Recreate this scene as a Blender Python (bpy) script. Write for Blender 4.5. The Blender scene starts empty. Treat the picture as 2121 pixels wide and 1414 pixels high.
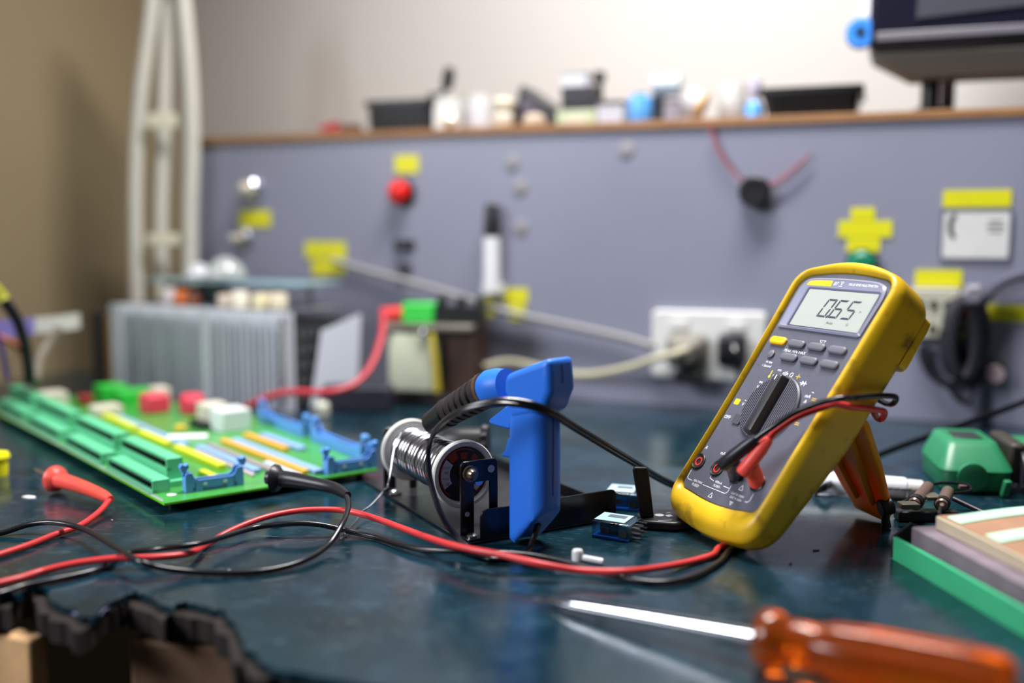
import bpy, bmesh, math, random
from mathutils import Vector as V, Matrix as M4, Quaternion
random.seed(7)
SC = bpy.context.scene
COL = SC.collection
T = 0.80                                   # bench top above the floor
PI = math.pi

# ------------------------------------------------------------------ camera
F = 35/36*2121; CH = .193; PITCH = math.atan(231/F)
FW = V((0, math.cos(PITCH), -math.sin(PITCH))); UP = V((0, math.sin(PITCH), math.cos(PITCH)))
CP = V((0, 0, CH))
def ray(x, y): return V((1, 0, 0))*((x-1060.5)/F) + UP*((707-y)/F) + FW
def tab(x, y, z=0.):                       # point of the bench (height z above it) seen at a photo position
    d = ray(x, y); return CP + d*((z-CH)/d.z)
def at(x, y, Y):                           # point at distance Y into the room
    d = ray(x, y); return CP + d*(Y/d.y)
# back panel plane
W0 = V((.13, 1.101, 0)); WE = V((.94, -.3412, 0)).normalized(); WN = V((WE.y, -WE.x, 0))   # WN towards the camera
WA = math.atan2(WE.y, WE.x)
def wp(x, y, off=0.):
    d = ray(x, y); k = (W0 + WN*off - CP).dot(WN)/d.dot(WN); return CP + d*k
cam = bpy.data.cameras.new('camera'); co = bpy.data.objects.new('camera', cam); COL.objects.link(co)
co.location = (0, 0, CH+T); co.rotation_euler = (PI/2-PITCH, 0, 0)
cam.lens = 35; cam.sensor_width = 36; cam.clip_start = .02; cam.clip_end = 50
cam.dof.use_dof = True; cam.dof.focus_distance = .640; cam.dof.aperture_fstop = 1.9
SC.camera = co

# ------------------------------------------------------------------ materials
def lin(c):
    c = c/255; return c/12.92 if c <= .04045 else ((c+.055)/1.055)**2.4
def rgb(c): return (lin(c[0]), lin(c[1]), lin(c[2]), 1)
MC = {}
def mat(name, col, rough=.5, metal=0., noise=0., nscale=40., coat=0., trans=0., bump=0., bscale=200., ior=1.45, spec=.5, alpha=1., dirt=None, dscale=30., demph=.55, emit=0.):
    if name in MC: return MC[name]
    m = bpy.data.materials.new(name); m.use_nodes = True
    nt = m.node_tree; b = nt.nodes['Principled BSDF']
    c = rgb(col)
    b.inputs['Base Color'].default_value = c; b.inputs['Roughness'].default_value = rough
    b.inputs['Metallic'].default_value = metal; b.inputs['IOR'].default_value = ior
    b.inputs['Specular IOR Level'].default_value = spec
    b.inputs['Coat Weight'].default_value = coat; b.inputs['Coat Roughness'].default_value = .08
    b.inputs['Transmission Weight'].default_value = trans; b.inputs['Alpha'].default_value = alpha
    if emit:
        b.inputs['Emission Color'].default_value = c; b.inputs['Emission Strength'].default_value = emit
    tc = None
    def nz(scale, det=4):
        nonlocal tc
        if tc is None: tc = nt.nodes.new('ShaderNodeTexCoord')
        n = nt.nodes.new('ShaderNodeTexNoise'); n.inputs['Scale'].default_value = scale; n.inputs['Detail'].default_value = det
        nt.links.new(tc.outputs['Object'], n.inputs['Vector']); return n
    out = None
    if noise:
        n = nz(nscale); r = nt.nodes.new('ShaderNodeMapRange')
        r.inputs[1].default_value = .3; r.inputs[2].default_value = .7; r.inputs[3].default_value = 1-noise; r.inputs[4].default_value = 1+noise
        nt.links.new(n.outputs['Fac'], r.inputs[0])
        mx = nt.nodes.new('ShaderNodeVectorMath'); mx.operation = 'SCALE'; mx.inputs[0].default_value = c[:3]
        nt.links.new(r.outputs[0], mx.inputs['Scale']); out = mx.outputs[0]
    if dirt:
        n = nz(dscale, 6); r = nt.nodes.new('ShaderNodeMapRange')
        r.inputs[1].default_value = demph; r.inputs[2].default_value = demph+.15
        nt.links.new(n.outputs['Fac'], r.inputs[0])
        mm = nt.nodes.new('ShaderNodeMix'); mm.data_type = 'RGBA'
        if out: nt.links.new(out, mm.inputs[6])
        else: mm.inputs[6].default_value = c
        mm.inputs[7].default_value = rgb(dirt); nt.links.new(r.outputs[0], mm.inputs[0]); out = mm.outputs[2]
    if out: nt.links.new(out, b.inputs['Base Color'])
    if bump:
        n = nz(bscale, 3); bp = nt.nodes.new('ShaderNodeBump'); bp.inputs['Strength'].default_value = bump; bp.inputs['Distance'].default_value = .0006
        nt.links.new(n.outputs['Fac'], bp.inputs['Height']); nt.links.new(bp.outputs[0], b.inputs['Normal'])
    MC[name] = m; return m

def bench_mat():
    m = bpy.data.materials.new('teal_laminate'); m.use_nodes = True
    nt = m.node_tree; L = nt.links.new; N = nt.nodes.new; b = nt.nodes['Principled BSDF']
    tc = N('ShaderNodeTexCoord')
    def noise(scale, det=5, vec=None, rough=.55):
        n = N('ShaderNodeTexNoise'); n.inputs['Scale'].default_value = scale; n.inputs['Detail'].default_value = det
        n.inputs['Roughness'].default_value = rough; L(vec or tc.outputs['Object'], n.inputs['Vector']); return n.outputs['Fac']
    def ramp(v, a, c, lo=0., hi=1.):
        r = N('ShaderNodeMapRange'); r.inputs[1].default_value = a; r.inputs[2].default_value = c
        r.inputs[3].default_value = lo; r.inputs[4].default_value = hi; L(v, r.inputs[0]); return r.outputs[0]
    def mix(f, a, c):
        x = N('ShaderNodeMix'); x.data_type = 'RGBA'
        L(f, x.inputs[0])
        for i, v in ((6, a), (7, c)):
            if isinstance(v, tuple): x.inputs[i].default_value = v
            else: L(v, x.inputs[i])
        return x.outputs[2]
    def mul(a, c):
        x = N('ShaderNodeMath'); x.operation = 'MULTIPLY'; L(a, x.inputs[0])
        if isinstance(c, float): x.inputs[1].default_value = c
        else: L(c, x.inputs[1])
        return x.outputs[0]
    def mapping(rot, sc):
        x = N('ShaderNodeMapping'); x.inputs['Rotation'].default_value = (0, 0, rot); x.inputs['Scale'].default_value = sc
        L(tc.outputs['Object'], x.inputs['Vector']); return x.outputs[0]
    c = mix(ramp(noise(14), .35, .65), rgb((6, 27, 35)), rgb((13, 44, 54)))
    c = mix(ramp(noise(45, 6), .52, .76, 0, .45), c, rgb((46, 72, 88)))         # rubbed, chalky patches
    c = mix(ramp(noise(7, 3), .50, .70, 0, .40), c, rgb((22, 46, 72)))
    scr = None
    for k, rot in enumerate((.3, 1.15, 2.2, -.5)):
        f = ramp(noise(60, 2, mapping(rot, (1, 26, 1))), .665, .71)
        f = mul(f, ramp(noise(16+3*k, 3), .50, .60)); f = mul(f, .7)
        c = mix(f, c, rgb((126, 150, 158)))
    sp = mul(ramp(noise(170, 2), .765, .79), ramp(noise(9, 2), .45, .55))
    c = mix(sp, c, rgb((168, 184, 190)))
    L(c, b.inputs['Base Color'])
    L(ramp(noise(26, 5), .3, .7, .11, .27), b.inputs['Roughness'])
    b.inputs['Specular IOR Level'].default_value = .55
    bp = N('ShaderNodeBump'); bp.inputs['Strength'].default_value = .10; bp.inputs['Distance'].default_value = .001
    L(noise(90, 4), bp.inputs['Height']); L(bp.outputs[0], b.inputs['Normal'])
    return m

def glass_pane(name):
    m = bpy.data.materials.new(name); m.use_nodes = True; nt = m.node_tree
    for n in list(nt.nodes): nt.nodes.remove(n)
    o = nt.nodes.new('ShaderNodeOutputMaterial'); mx = nt.nodes.new('ShaderNodeMixShader'); t = nt.nodes.new('ShaderNodeBsdfTransparent')
    g = nt.nodes.new('ShaderNodeBsdfGlossy'); g.inputs['Roughness'].default_value = .06; f = nt.nodes.new('ShaderNodeMapRange'); lw = nt.nodes.new('ShaderNodeLayerWeight'); lw.inputs[0].default_value = .35; nt.links.new(lw.outputs['Facing'], f.inputs[0]); f.inputs[3].default_value = .04; f.inputs[4].default_value = .45
    nt.links.new(f.outputs[0], mx.inputs[0]); nt.links.new(t.outputs[0], mx.inputs[1]); nt.links.new(g.outputs[0], mx.inputs[2]); nt.links.new(mx.outputs[0], o.inputs['Surface'])
    return m

# ------------------------------------------------------------------ mesh building
class MB:
    def __init__(s, mtx=None): s.v = []; s.f = []; s.mi = []; s.M = mtx or M4.Identity(4); s.mat = 0; s.sharp = 35
    def add(s, vs, fs, L=None):
        o = len(s.v); X = s.M @ L if L is not None else s.M
        s.v += [X @ V(p) for p in vs]
        for f in fs: s.f.append([i+o for i in f]); s.mi.append(s.mat)
    def box(s, c, sz, L=None, taper=1.):
        a, b, d = [x/2 for x in sz]; c = V(c)
        vs = [c+V((x*a*(taper if z < 0 else 1), y*b*(taper if z < 0 else 1), z*d)) for z in (-1, 1) for y in (-1, 1) for x in (-1, 1)]
        s.add(vs, [(0, 2, 3, 1), (4, 5, 7, 6), (0, 1, 5, 4), (2, 6, 7, 3), (0, 4, 6, 2), (1, 3, 7, 5)], L)
    def prism(s, poly, z0, z1, L=None):
        n = len(poly); vs = [(x, y, z0) for x, y in poly]+[(x, y, z1) for x, y in poly]
        s.add(vs, [list(range(n))[::-1], list(range(n, 2*n))]+[(i, (i+1) % n, n+(i+1) % n, n+i) for i in range(n)], L)
    def loft(s, loops, L=None, cap=True, closed=True):
        n = len(loops[0]); vs = [p for l in loops for p in l]; fs = []
        for k in range(len(loops)-1):
            for i in range(n if closed else n-1):
                j = (i+1) % n; fs.append((k*n+i, k*n+j, (k+1)*n+j, (k+1)*n+i))
        if cap: fs += [list(range(n))[::-1], [(len(loops)-1)*n+i for i in range(n)]]
        s.add(vs, fs, L)
    def lathe(s, prof, L=None, seg=28):            # (radius, height) along local z
        loops = [[(max(r, 1e-5)*math.cos(2*PI*i/seg), max(r, 1e-5)*math.sin(2*PI*i/seg), h) for i in range(seg)] for r, h in prof]
        s.loft(loops, L, cap=tuple(prof[0]) != tuple(prof[-1]))
    def cyl(s, p0, p1, r0, r1=None, seg=20): 
        p0, p1 = V(p0), V(p1); d = p1-p0
        L = M4.Translation(p0) @ d.to_track_quat('Z', 'Y').to_matrix().to_4x4()
        s.lathe([(r0, 0), (r0 if r1 is None else r1, d.length)], L, seg)
    def revolve(s, p0, p1, prof, seg=24):            # prof: (radius, fraction of p0-p1)
        p0, p1 = V(p0), V(p1); d = p1-p0
        L = M4.Translation(p0) @ d.to_track_quat('Z', 'Y').to_matrix().to_4x4()
        s.lathe([(r, h*d.length) for r, h in prof], L, seg)
    def sphere(s, c, r, sz=1., seg=20):
        c = V(c); n = 12
        s.lathe([(r*math.sin(PI*k/n), -r*sz*math.cos(PI*k/n)) for k in range(n+1)], M4.Translation(c), seg)
    def tube(s, pts, r, seg=10, sub=8, flat=None):
        P = spline(pts, sub) if sub else [V(p) for p in pts]
        n = len(P); tan = [(P[min(i+1, n-1)]-P[max(i-1, 0)]).normalized() for i in range(n)]
        nr = tan[0].orthogonal().normalized(); loops = []
        for i in range(n):
            if i:
                q = tan[i-1].rotation_difference(tan[i]); nr = (q @ nr)
                nr = (nr - tan[i]*nr.dot(tan[i])).normalized()
            bn = tan[i].cross(nr); rr = r(i/(n-1)) if callable(r) else r
            loops.append([P[i]+nr*(rr*math.cos(2*PI*k/seg))+bn*(rr*math.sin(2*PI*k/seg)) for k in range(seg)])
        s.loft(loops)
    def build(s, name, mats, parent=None, bevel=0., seg=2, smooth=True, angle=None):
        me = bpy.data.meshes.new(name); vs = s.v
        o = bpy.data.objects.new(name, me)
        if parent is None:
            lo = V((min(v.x for v in vs), min(v.y for v in vs), min(v.z for v in vs))); hi = V((max(v.x for v in vs), max(v.y for v in vs), 0))
            c = V(((lo.x+hi.x)/2, (lo.y+hi.y)/2, lo.z)); o.location = c+V((0, 0, T)); vs = [v-c for v in vs]
        me.from_pydata([tuple(v) for v in vs], [], s.f)
        bm = bmesh.new(); bm.from_mesh(me); bmesh.ops.recalc_face_normals(bm, faces=bm.faces); bm.to_mesh(me); bm.free()
        for m in (mats if isinstance(mats, (list, tuple)) else [mats]): me.materials.append(m)
        me.polygons.foreach_set('material_index', s.mi)
        if smooth:
            me.polygons.foreach_set('use_smooth', [True]*len(me.polygons)); me.set_sharp_from_angle(angle=math.radians(angle or s.sharp))
        COL.objects.link(o)
        if parent is not None: o.parent = parent
        if bevel:
            b = o.modifiers.new('bevel', 'BEVEL'); b.width = bevel; b.segments = seg; b.limit_method = 'ANGLE'; b.angle_limit = math.radians(40); b.harden_normals = False
        return o
def spline(pts, sub=8):
    P = [V(p) for p in pts]; Q = [P[0]*2-P[1]]+P+[P[-1]*2-P[-2]]; out = []
    for i in range(1, len(Q)-2):
        a, b, c, d = Q[i-1:i+3]
        for k in range(sub):
            t = k/sub
            out.append(.5*((2*b)+(c-a)*t+(2*a-5*b+4*c-d)*t*t+(3*b-a-3*c+d)*t*t*t))
    out.append(P[-1]); return out
def tag(o, label, cat, group=None, kind=None):
    o['label'] = label; o['category'] = cat
    if group: o['group'] = group
    if kind: o['kind'] = kind
    return o
def thing(name, label, cat, loc=(0, 0, 0), rot=None, group=None):
    o = bpy.data.objects.new(name, None); COL.objects.link(o); o.empty_display_size = .01
    X = M4.Translation(V(loc)) @ (rot.to_4x4() if rot is not None else M4.Identity(4))
    o.matrix_basis = M4.Translation((0, 0, T)) @ X
    tag(o, label, cat, group); INV[o.name] = X.inverted(); return o
INV = {}
def wmb(t): return MB(INV[t.name])               # build in bench coordinates under a thing
def struct(o, label=None, cat=None):
    o['kind'] = 'structure'
    if label: o['label'] = label; o['category'] = cat
    return o
def rz(a): return M4.Rotation(a, 3, 'Z')
def rrect(w, h, r, n=5, c=(0, 0)):
    out = []
    for cx, cy, a0 in ((w/2-r, h/2-r, 0), (-w/2+r, h/2-r, 90), (-w/2+r, -h/2+r, 180), (w/2-r, -h/2+r, 270)):
        for k in range(n+1):
            a = math.radians(a0+90*k/n); out.append((c[0]+cx+r*math.cos(a), c[1]+cy+r*math.sin(a)))
    return out
def rpoly(pts, n=8):                              # (x, y, r): corners rounded with a curve
    out = []; m = len(pts)
    for i in range(m):
        p = V(pts[i][:2]); a = V(pts[i-1][:2]); b = V(pts[(i+1) % m][:2]); r = pts[i][2]
        da, db = (a-p), (b-p); ra = min(r, da.length*.49); rb = min(r, db.length*.49)
        s_, e_ = p+da.normalized()*ra, p+db.normalized()*rb
        for k in range(n+1):
            t = k/n; q = s_*(1-t)**2+p*(2*t*(1-t))+e_*t*t; out.append((q.x, q.y))
    return out
def text_into(mb, body, size, L, align='CENTER', shear=0.):
    cu = bpy.data.curves.new('lettering', 'FONT'); cu.body = body; cu.size = size; cu.align_x = align; cu.align_y = 'CENTER'; cu.shear = shear; cu.resolution_u = 3
    o = bpy.data.objects.new('lettering', cu); COL.objects.link(o)
    dg = bpy.context.evaluated_depsgraph_get(); me = bpy.data.meshes.new_from_object(o.evaluated_get(dg))
    mb.add([v.co for v in me.vertices], [list(p.vertices) for p in me.polygons], L)
    bpy.data.objects.remove(o); bpy.data.curves.remove(cu); bpy.data.meshes.remove(me)
def TR(x, y, z=0., a=0.): return M4.Translation((x, y, z)) @ M4.Rotation(a, 4, 'Z')

# palette
m_black = mat('black_plastic', (22, 22, 26), .42, noise=.15)
m_blackmetal = mat('black_painted_steel', (16, 16, 22), .28, spec=.6, noise=.2)
m_rubber = mat('black_rubber', (24, 23, 30), .38, noise=.1)
m_cord = mat('black_pvc_cord', (20, 20, 26), .25, spec=.6)
m_red = mat('red_silicone', (196, 52, 54), .35, noise=.08)
m_redprobe = mat('red_rubber_probe', (226, 74, 62), .42, noise=.1, bump=.1)
m_steel = mat('brushed_steel', (190, 190, 195), .25, 1.)
m_chrome = mat('chrome', (225, 225, 232), .1, 1.)
m_brass = mat('brass_pin', (200, 160, 90), .3, 1.)
m_white = mat('white_plastic', (202, 202, 200), .4, noise=.04)
m_cream = mat('cream_plastic', (192, 186, 172), .45, noise=.05)
m_yellow = mat('yellow_label', (204, 199, 16), .5, noise=.05)
m_print = mat('white_print', (232, 232, 236), .5)
m_yprint = mat('yellow_print', (222, 178, 30), .5)

# ------------------------------------------------------------------ room
def wallbox(name, p, q, th, z0, z1, m, side=1):
    p, q = V(p), V(q); d = (q-p); n = V((d.y, -d.x, 0)).normalized()*side
    mb = MB(); poly = [(p.x, p.y), (q.x, q.y), (q.x-n.x*th, q.y-n.y*th), (p.x-n.x*th, p.y-n.y*th)]
    mb.prism(poly, z0, z1); return struct(mb.build(name, m, smooth=False))
m_wall = mat('cream_wall_paint', (186, 182, 178), .85, noise=.03, nscale=3, bump=.1, bscale=60)
m_wallL = mat('beige_wall_paint', (142, 126, 97), .8, noise=.04, nscale=3, bump=.1, bscale=60)
BACK = .24
wb0 = W0-WN*BACK-WE*.785; wb1 = W0-WN*BACK+WE*.80
wallbox('wall_back', wb0, wb1, .1, -T, 1.9, m_wall)
wl1 = wb0+WN*1.02
wallbox('wall_left', wb0+WN*.0, wl1, .1, -T, 1.9, m_wallL, side=-1)
mb = MB(); mb.box((0, .0, -T-.05), (5, 5, .1)); struct(mb.build('floor', mat('grey_floor', (60, 58, 56), .6, noise=.1, nscale=6), smooth=False))
mb = MB(); mb.box((0, .0, 1.95), (5, 5, .1)); struct(mb.build('ceiling', mat('white_ceiling', (215, 214, 210), .9), smooth=False))

# ------------------------------------------------------------------ workbench
m_bench = bench_mat()
m_core = mat('dark_chipboard', (25, 17, 12), .9, noise=.35, nscale=90, bump=.6, bscale=150)
m_timber = mat('raw_timber', (112, 84, 62), .8, noise=.25, nscale=30, bump=.3, bscale=80)
bench = thing('workbench', 'teal topped workbench with a torn laminate front edge', 'workbench', W0-V((0, .3, 0)))
torn = [(0, 405), (60, 380), (100, 402), (140, 362), (200, 340), (252, 358), (270, 418), (330, 450), (400, 468), (436, 508), (500, 512), (552, 468), (580, 440), (640, 412), (690, 388), (722, 370), (772, 388), (850, 432), (925, 468), (958, 430), (1000, 425), (1100, 450), (1208, 482), (1250, 530), (1290, 600), (1302, 680), (1370, 702), (1390, 752), (1500, 792)]
tp = [tab(x/2.5866, 1080+y/2.5866) for x, y in torn]
edge0 = tab(700, 1404); ED = WE
front = [tp[0]-WE*.06+WN*.005, tp[0]-WE*.02]+tp+[tab(640, 1396)]
# torn outline gets small chips
fr = []
for a, b in zip(front[:-1], front[1:]):
    for k in range(4):
        t = k/4; q = a*(1-t)+b*t
        if k: q = q + V((random.uniform(-1, 1), random.uniform(-1, 1), 0))*.0012
        fr.append((q.x, q.y))
fr.append((front[-1].x, front[-1].y))
rgt = V((front[-1].x, front[-1].y, 0)); e_r = rgt+WE*.92
bl = W0-WE*.783; br = W0+WE*.82
nl = bl+WN*.98
mb = wmb(bench)
poly = fr+[(e_r.x, e_r.y), (br.x, br.y), (bl.x, bl.y), (nl.x, nl.y)]
mb.prism(poly, -.004, 0); mb.build('laminate_top', m_bench, bench, .0022, 3, angle=50)
# chipboard core: broken face standing a little in front of the torn laminate
core = []
for k, (x, y) in enumerate(fr):
    j = .004+.004*abs(math.sin(k*.37))+random.uniform(0, .002)
    q = V((x, y, 0))+WN*(j if k < len(fr)-6 else -.002); core.append((q.x, q.y))
mb = wmb(bench)
q2 = e_r-WN*.003
mb.prism(core+[(q2.x, q2.y), (br.x, br.y), (bl.x, bl.y), (nl.x, nl.y)], -.016, -.0042); mb.build('chipboard_core', m_core, bench, smooth=False)
# timber frame underneath, seen below the broken corner
def rail(x0, x1, y, d, m, dep=.05, h=.06):
    a = at(x0, y, d); b = at(x1, y+(x1-x0)*.1, d-.02); a.z = b.z = -.0195
    mb = wmb(bench); dd = (b-a).normalized(); nn = V((-dd.y, dd.x, 0))
    P = [a, b, b+nn*dep, a+nn*dep]; mb.prism([(p.x, p.y) for p in P], -.0195-h, -.0195)
    mb.build('frame_timber', m, bench, .002)
rail(-70, 60, 1318, .517, mat('pale_timber', (190, 150, 106), .8, noise=.2, bump=.3), .012)
rail(268, 900, 1362, .497, m_timber, .05)
pr0 = rgt-WE*.72; 
for u, v in ((.16, .10), (1.2, .10), (.16, .50), (1.2, .50)):
    q = pr0+WE*(u+.2)-WN*v; mb = wmb(bench); mb.box((q.x, q.y, (-T-.0165)/2), (.06, .06, T-.0165)); mb.build('leg', m_timber, bench, .002)
# flakes of lifted laminate at the torn corner
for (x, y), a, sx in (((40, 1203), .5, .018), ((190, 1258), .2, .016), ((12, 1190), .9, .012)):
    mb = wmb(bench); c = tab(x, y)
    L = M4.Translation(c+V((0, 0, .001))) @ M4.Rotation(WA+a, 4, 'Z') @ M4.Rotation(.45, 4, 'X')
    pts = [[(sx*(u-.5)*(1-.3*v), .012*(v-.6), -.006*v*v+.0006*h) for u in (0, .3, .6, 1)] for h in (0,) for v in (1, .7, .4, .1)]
    mb.loft(pts, L, cap=False, closed=False); f = mb.build('laminate_flake', mat('sheen_laminate', (116, 112, 146), .22, noise=.2), bench)  # lavender colour paints in the bright reflection off the curled flakes
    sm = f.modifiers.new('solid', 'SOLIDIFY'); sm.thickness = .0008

# ------------------------------------------------------------------ back panel with its shelf
m_panel = mat('grey_lavender_panel', (127, 128, 146), .36, noise=.05, nscale=6, spec=.5)
m_shelfwood = mat('brown_wood_edge', (136, 96, 60), .6, noise=.15, nscale=20)
PZ = wp(1160, 274).z
riser = thing('bench_riser', 'grey lavender back panel of the bench with a brown edged shelf on top', 'panel', W0-WN*.1)
def pblock(t, nm, m, u0, u1, d0, d1, z0, z1, bev=0.):      # u along the panel, d behind its face
    mb = wmb(t); P = [W0+WE*u-WN*d for u, d in ((u0, d0), (u1, d0), (u1, d1), (u0, d1))]
    mb.prism([(p.x, p.y) for p in P], z0, z1); return mb.build(nm, m, t, bev)
UL = (wp(398, 500)-W0).dot(WE)
pblock(riser, 'face_panel', m_panel, UL, .80, 0, .016, 0.0005, PZ-.0002)
pblock(riser, 'shelf_board', m_shelfwood, UL-.005, .80, -.003, .2, PZ, PZ+.009, .001)
pblock(riser, 'side_panel', m_panel, UL, UL+.016, .0165, .19, 0.0005, PZ-.0002)
SZ = PZ+.009

def label(px0, py0, px1, py1, lab, nm='adhesive_label', cat='label', m=m_yellow, rows=None, th=.0008, lines=True):
    a = wp(px0, py0); b = wp(px1, py1); w = (b-a).dot(WE); 
    zt, zb = a.z, b.z; h = zt-zb; c = (a+b)/2
    mb = MB(M4.Translation(V((c.x, c.y, c.z))+WN*.0003) @ M4.Rotation(WA, 4, 'Z') @ M4.Rotation(PI/2, 4, 'X'))
    if rows is None: mb.prism(rrect(w, h, .0008, 2), 0, th)
    else:
        for cx, cy, rw, rh in rows: mb.prism(rrect(rw*w, rh*h, .0006, 2, (cx*w, cy*h)), 0, th)
    return tag(mb.build(nm, m, None, smooth=False), lab, cat)
label(818, 322, 868, 358, 'small yellow label just above the red push button')
label(496, 436, 562, 470, 'yellow label below the chrome lamp at the left of the panel')
label(632, 500, 718, 570, 'two row yellow label on the panel behind the power unit', rows=[(0, .25, 1, .5), (.06, -.27, .8, .46)])
label(1040, 596, 1094, 664, 'two row yellow label right of the white and black rod', rows=[(0, .27, 1, .46), (.08, -.25, .6, .5)])
label(998, 614, 1026, 656, 'small yellow label beside the terminals of the transformer')
label(1738, 430, 1846, 522, 'cross shaped stack of yellow labels above the green lamp', rows=[(-.05, .36, .45, .28), (0, .02, 1, .38), (-.02, -.34, .62, .32)])
label(1954, 394, 2094, 428, 'wide yellow label stuck above the white rating plate')
label(1896, 558, 1992, 594, 'yellow label above the cream terminal strip')
label(2046, 630, 2180, 668, 'yellow label at the right edge above the small knob')
# rating plate
rp = thing('rating_plate', 'white rating plate with a black curved mark under the wide yellow label', 'plate', wp(2020, 485))
mb = MB(M4.Rotation(WA, 4, 'Z') @ M4.Rotation(PI/2, 4, 'X'))
a = wp(1952, 433); b = wp(2092, 536); w = (b-a).dot(WE); h = a.z-b.z
mb.prism(rrect(w, h, .003), .0003, .0016); mb.build('plate', m_white, rp)
mb = MB(M4.Rotation(WA, 4, 'Z') @ M4.Rotation(PI/2, 4, 'X'))
fr_o = rrect(w*1.02, h*1.02, .0035); fr_i = rrect(w*.95, h*.95, .002)
mb.loft([[(x, y, z) for x, y in q] for q, z in ((fr_o, .0004), (fr_o, .0022), (fr_i, .0022), (fr_i, .0017))], cap=False); mb.build('border', mat('grey_border', (92, 94, 112), .5), rp)
mb = MB(M4.Rotation(WA, 4, 'Z') @ M4.Rotation(PI/2, 4, 'X'))
arc = [(-w*.30+w*.10*math.cos(t_)-0*w, h*.16+h*.26*math.sin(t_)) for t_ in [math.radians(q) for q in range(100, 261, 16)]]
arc2 = [(-w*.25+w*.08*math.cos(t_), h*.16+h*.22*math.sin(t_)) for t_ in [math.radians(q) for q in range(250, 109, -14)]]
mb.prism(arc+arc2, .0017, .0020)
for yy, ll in ((.26, .2), (.16, .26), (.06, .2)): mb.box((w*.28, h*yy, .0018), (w*ll, h*.025, .0003))
mb.build('printed_mark', m_black, rp)

def onpanel(px, py, off=0.): return M4.Translation(wp(px, py)+WN*off) @ M4.Rotation(WA, 4, 'Z') @ M4.Rotation(PI/2, 4, 'X')
def pfix(nm, lab, cat, px, py): 
    t = thing(nm, lab, cat, wp(px, py), (M4.Rotation(WA, 4, 'Z') @ M4.Rotation(PI/2, 4, 'X')).to_3x3()); return t
# red push button
t = pfix('push_button', 'red round push button on the panel below a small yellow label', 'button', 834, 398)
mb = MB(); mb.lathe([(0, .0003), (.0165, .0003), (.0165, .004), (.013, .006), (0, .006)]); mb.build('collar', m_black, t)
mb = MB(); mb.lathe([(0, .0061), (.0125, .0061), (.0135, .010), (.013, .014), (.010, .0165), (0, .0175)]); mb.build('button_cap', mat('red_button_plastic', (214, 22, 14), .35), t)
# two black toggles under it
for px, py, sz, lab in ((838, 507, 1., 'wider black switch in the middle of the panel under the red button'), (839, 556, .72, 'smaller black switch lowest under the red push button')):
    t = pfix('toggle_switch', lab, 'switch', px, py)
    mb = MB(); mb.prism(rrect(.026*sz, .013*sz, .003), .0003, .004); mb.build('bezel', m_black, t, .0008)
    mb = MB(); mb.prism(rrect(.018*sz, .008*sz, .002), .0041, .0085); mb.build('rocker', mat('dark_grey_plastic', (44, 46, 52), .45), t, .001)
# chrome pilot lamp
t = pfix('pilot_lamp', 'round chrome bezel lamp at the upper left of the panel', 'lamp', 524, 393)
mb = MB(); mb.lathe([(0, .0003), (.015, .0003), (.016, .003), (.014, .009), (.011, .010), (0, .010)]); mb.build('bezel', m_chrome, t)
mb = MB(); mb.lathe([(0, .0101), (.0105, .0101), (.0105, .016), (.008, .021), (.004, .0235), (0, .024)]); mb.build('lens', mat('smoky_lens', (176, 168, 152), .08, coat=1.), t)
t = pfix('toggle_switch', 'chrome stub switch under the left yellow label', 'switch', 506, 492)
mb = MB(); mb.lathe([(0, .0003), (.013, .0003), (.013, .003), (.007, .004), (.007, .009), (0, .009)]); mb.build('nut', m_steel, t)
mb = MB(); mb.lathe([(0, .0091), (.004, .0091), (.0035, .02), (.005, .026), (0, .028)]); mb.build('lever', m_cream, t)
# faint screws
for px, py, lab in ((1078, 388, 'grey screw cap right of the red push button'), (1080, 470, 'grey screw cap right of the white and black rod'), (1298, 310, 'pale screw cap just under the middle of the shelf'), (1062, 336, 'faint screw cap nearest the shelf right of the red button')):
    mb = MB(onpanel(px, py)); mb.lathe([(0, .0003), (.0085, .0003), (.008, .0015), (.005, .002), (0, .002)]); tag(mb.build('screw_cap', mat('dull_beige_cap', (134, 130, 134), .6)), lab, 'screw', 'screw caps on the panel')
# white rod with black tip hanging on the panel
t = pfix('test_lance', 'white rod with a black upper end standing upright on the panel', 'rod', 1026, 510)
def pz(py): return wp(1026, py).z-wp(1026, 510).z
mb = MB(); mb.cyl((0, pz(604), .012), (0, pz(490), .012), .0098, .0092); mb.build('body', mat('white_rod', (222, 222, 226), .45), t)
mb = MB(); mb.revolve((0, pz(489), .012), (0, pz(422), .012), [(0, 0), (.0095, 0), (.0092, .3), (.0078, .92), (.006, 1), (0, 1)]); mb.build('black_end', m_black, t)
mb = MB(); mb.box((0, pz(600), .006), (.026, .012, .0112)); mb.build('clip', m_white, t, .001)
# buzzer with twisted wires
t = pfix('buzzer', 'round black buzzer hanging on the panel by thin red and black wires', 'buzzer', 1565, 397)
mb = MB(); mb.lathe([(0, .0003), (.0155, .0003), (.0165, .004), (.0165, .013), (.0145, .015), (.010, .0152), (.0095, .014), (0, .014)]); mb.build('housing', m_black, t)
iv = INV[t.name]
mw = mat('red_thin_wire', (170, 70, 78), .5); mw2 = mat('maroon_thin_wire', (104, 56, 72), .5)
for pts, r, m in ((((1470, 262), (1482, 300), (1505, 340), (1535, 372), (1560, 384)), .0010, mw), (((1474, 262), (1488, 302), (1512, 344), (1540, 376), (1562, 386)), .0009, mw2), (((1575, 384), (1606, 376), (1640, 352), (1676, 322)), .0009, mw), (((1575, 388), (1612, 380), (1648, 352), (1680, 318)), .0009, mw2)):
    mb = wmb(t); mb.tube([wp(x, y, .006) for x, y in pts], r, 6); mb.build('wire', m, t)
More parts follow.
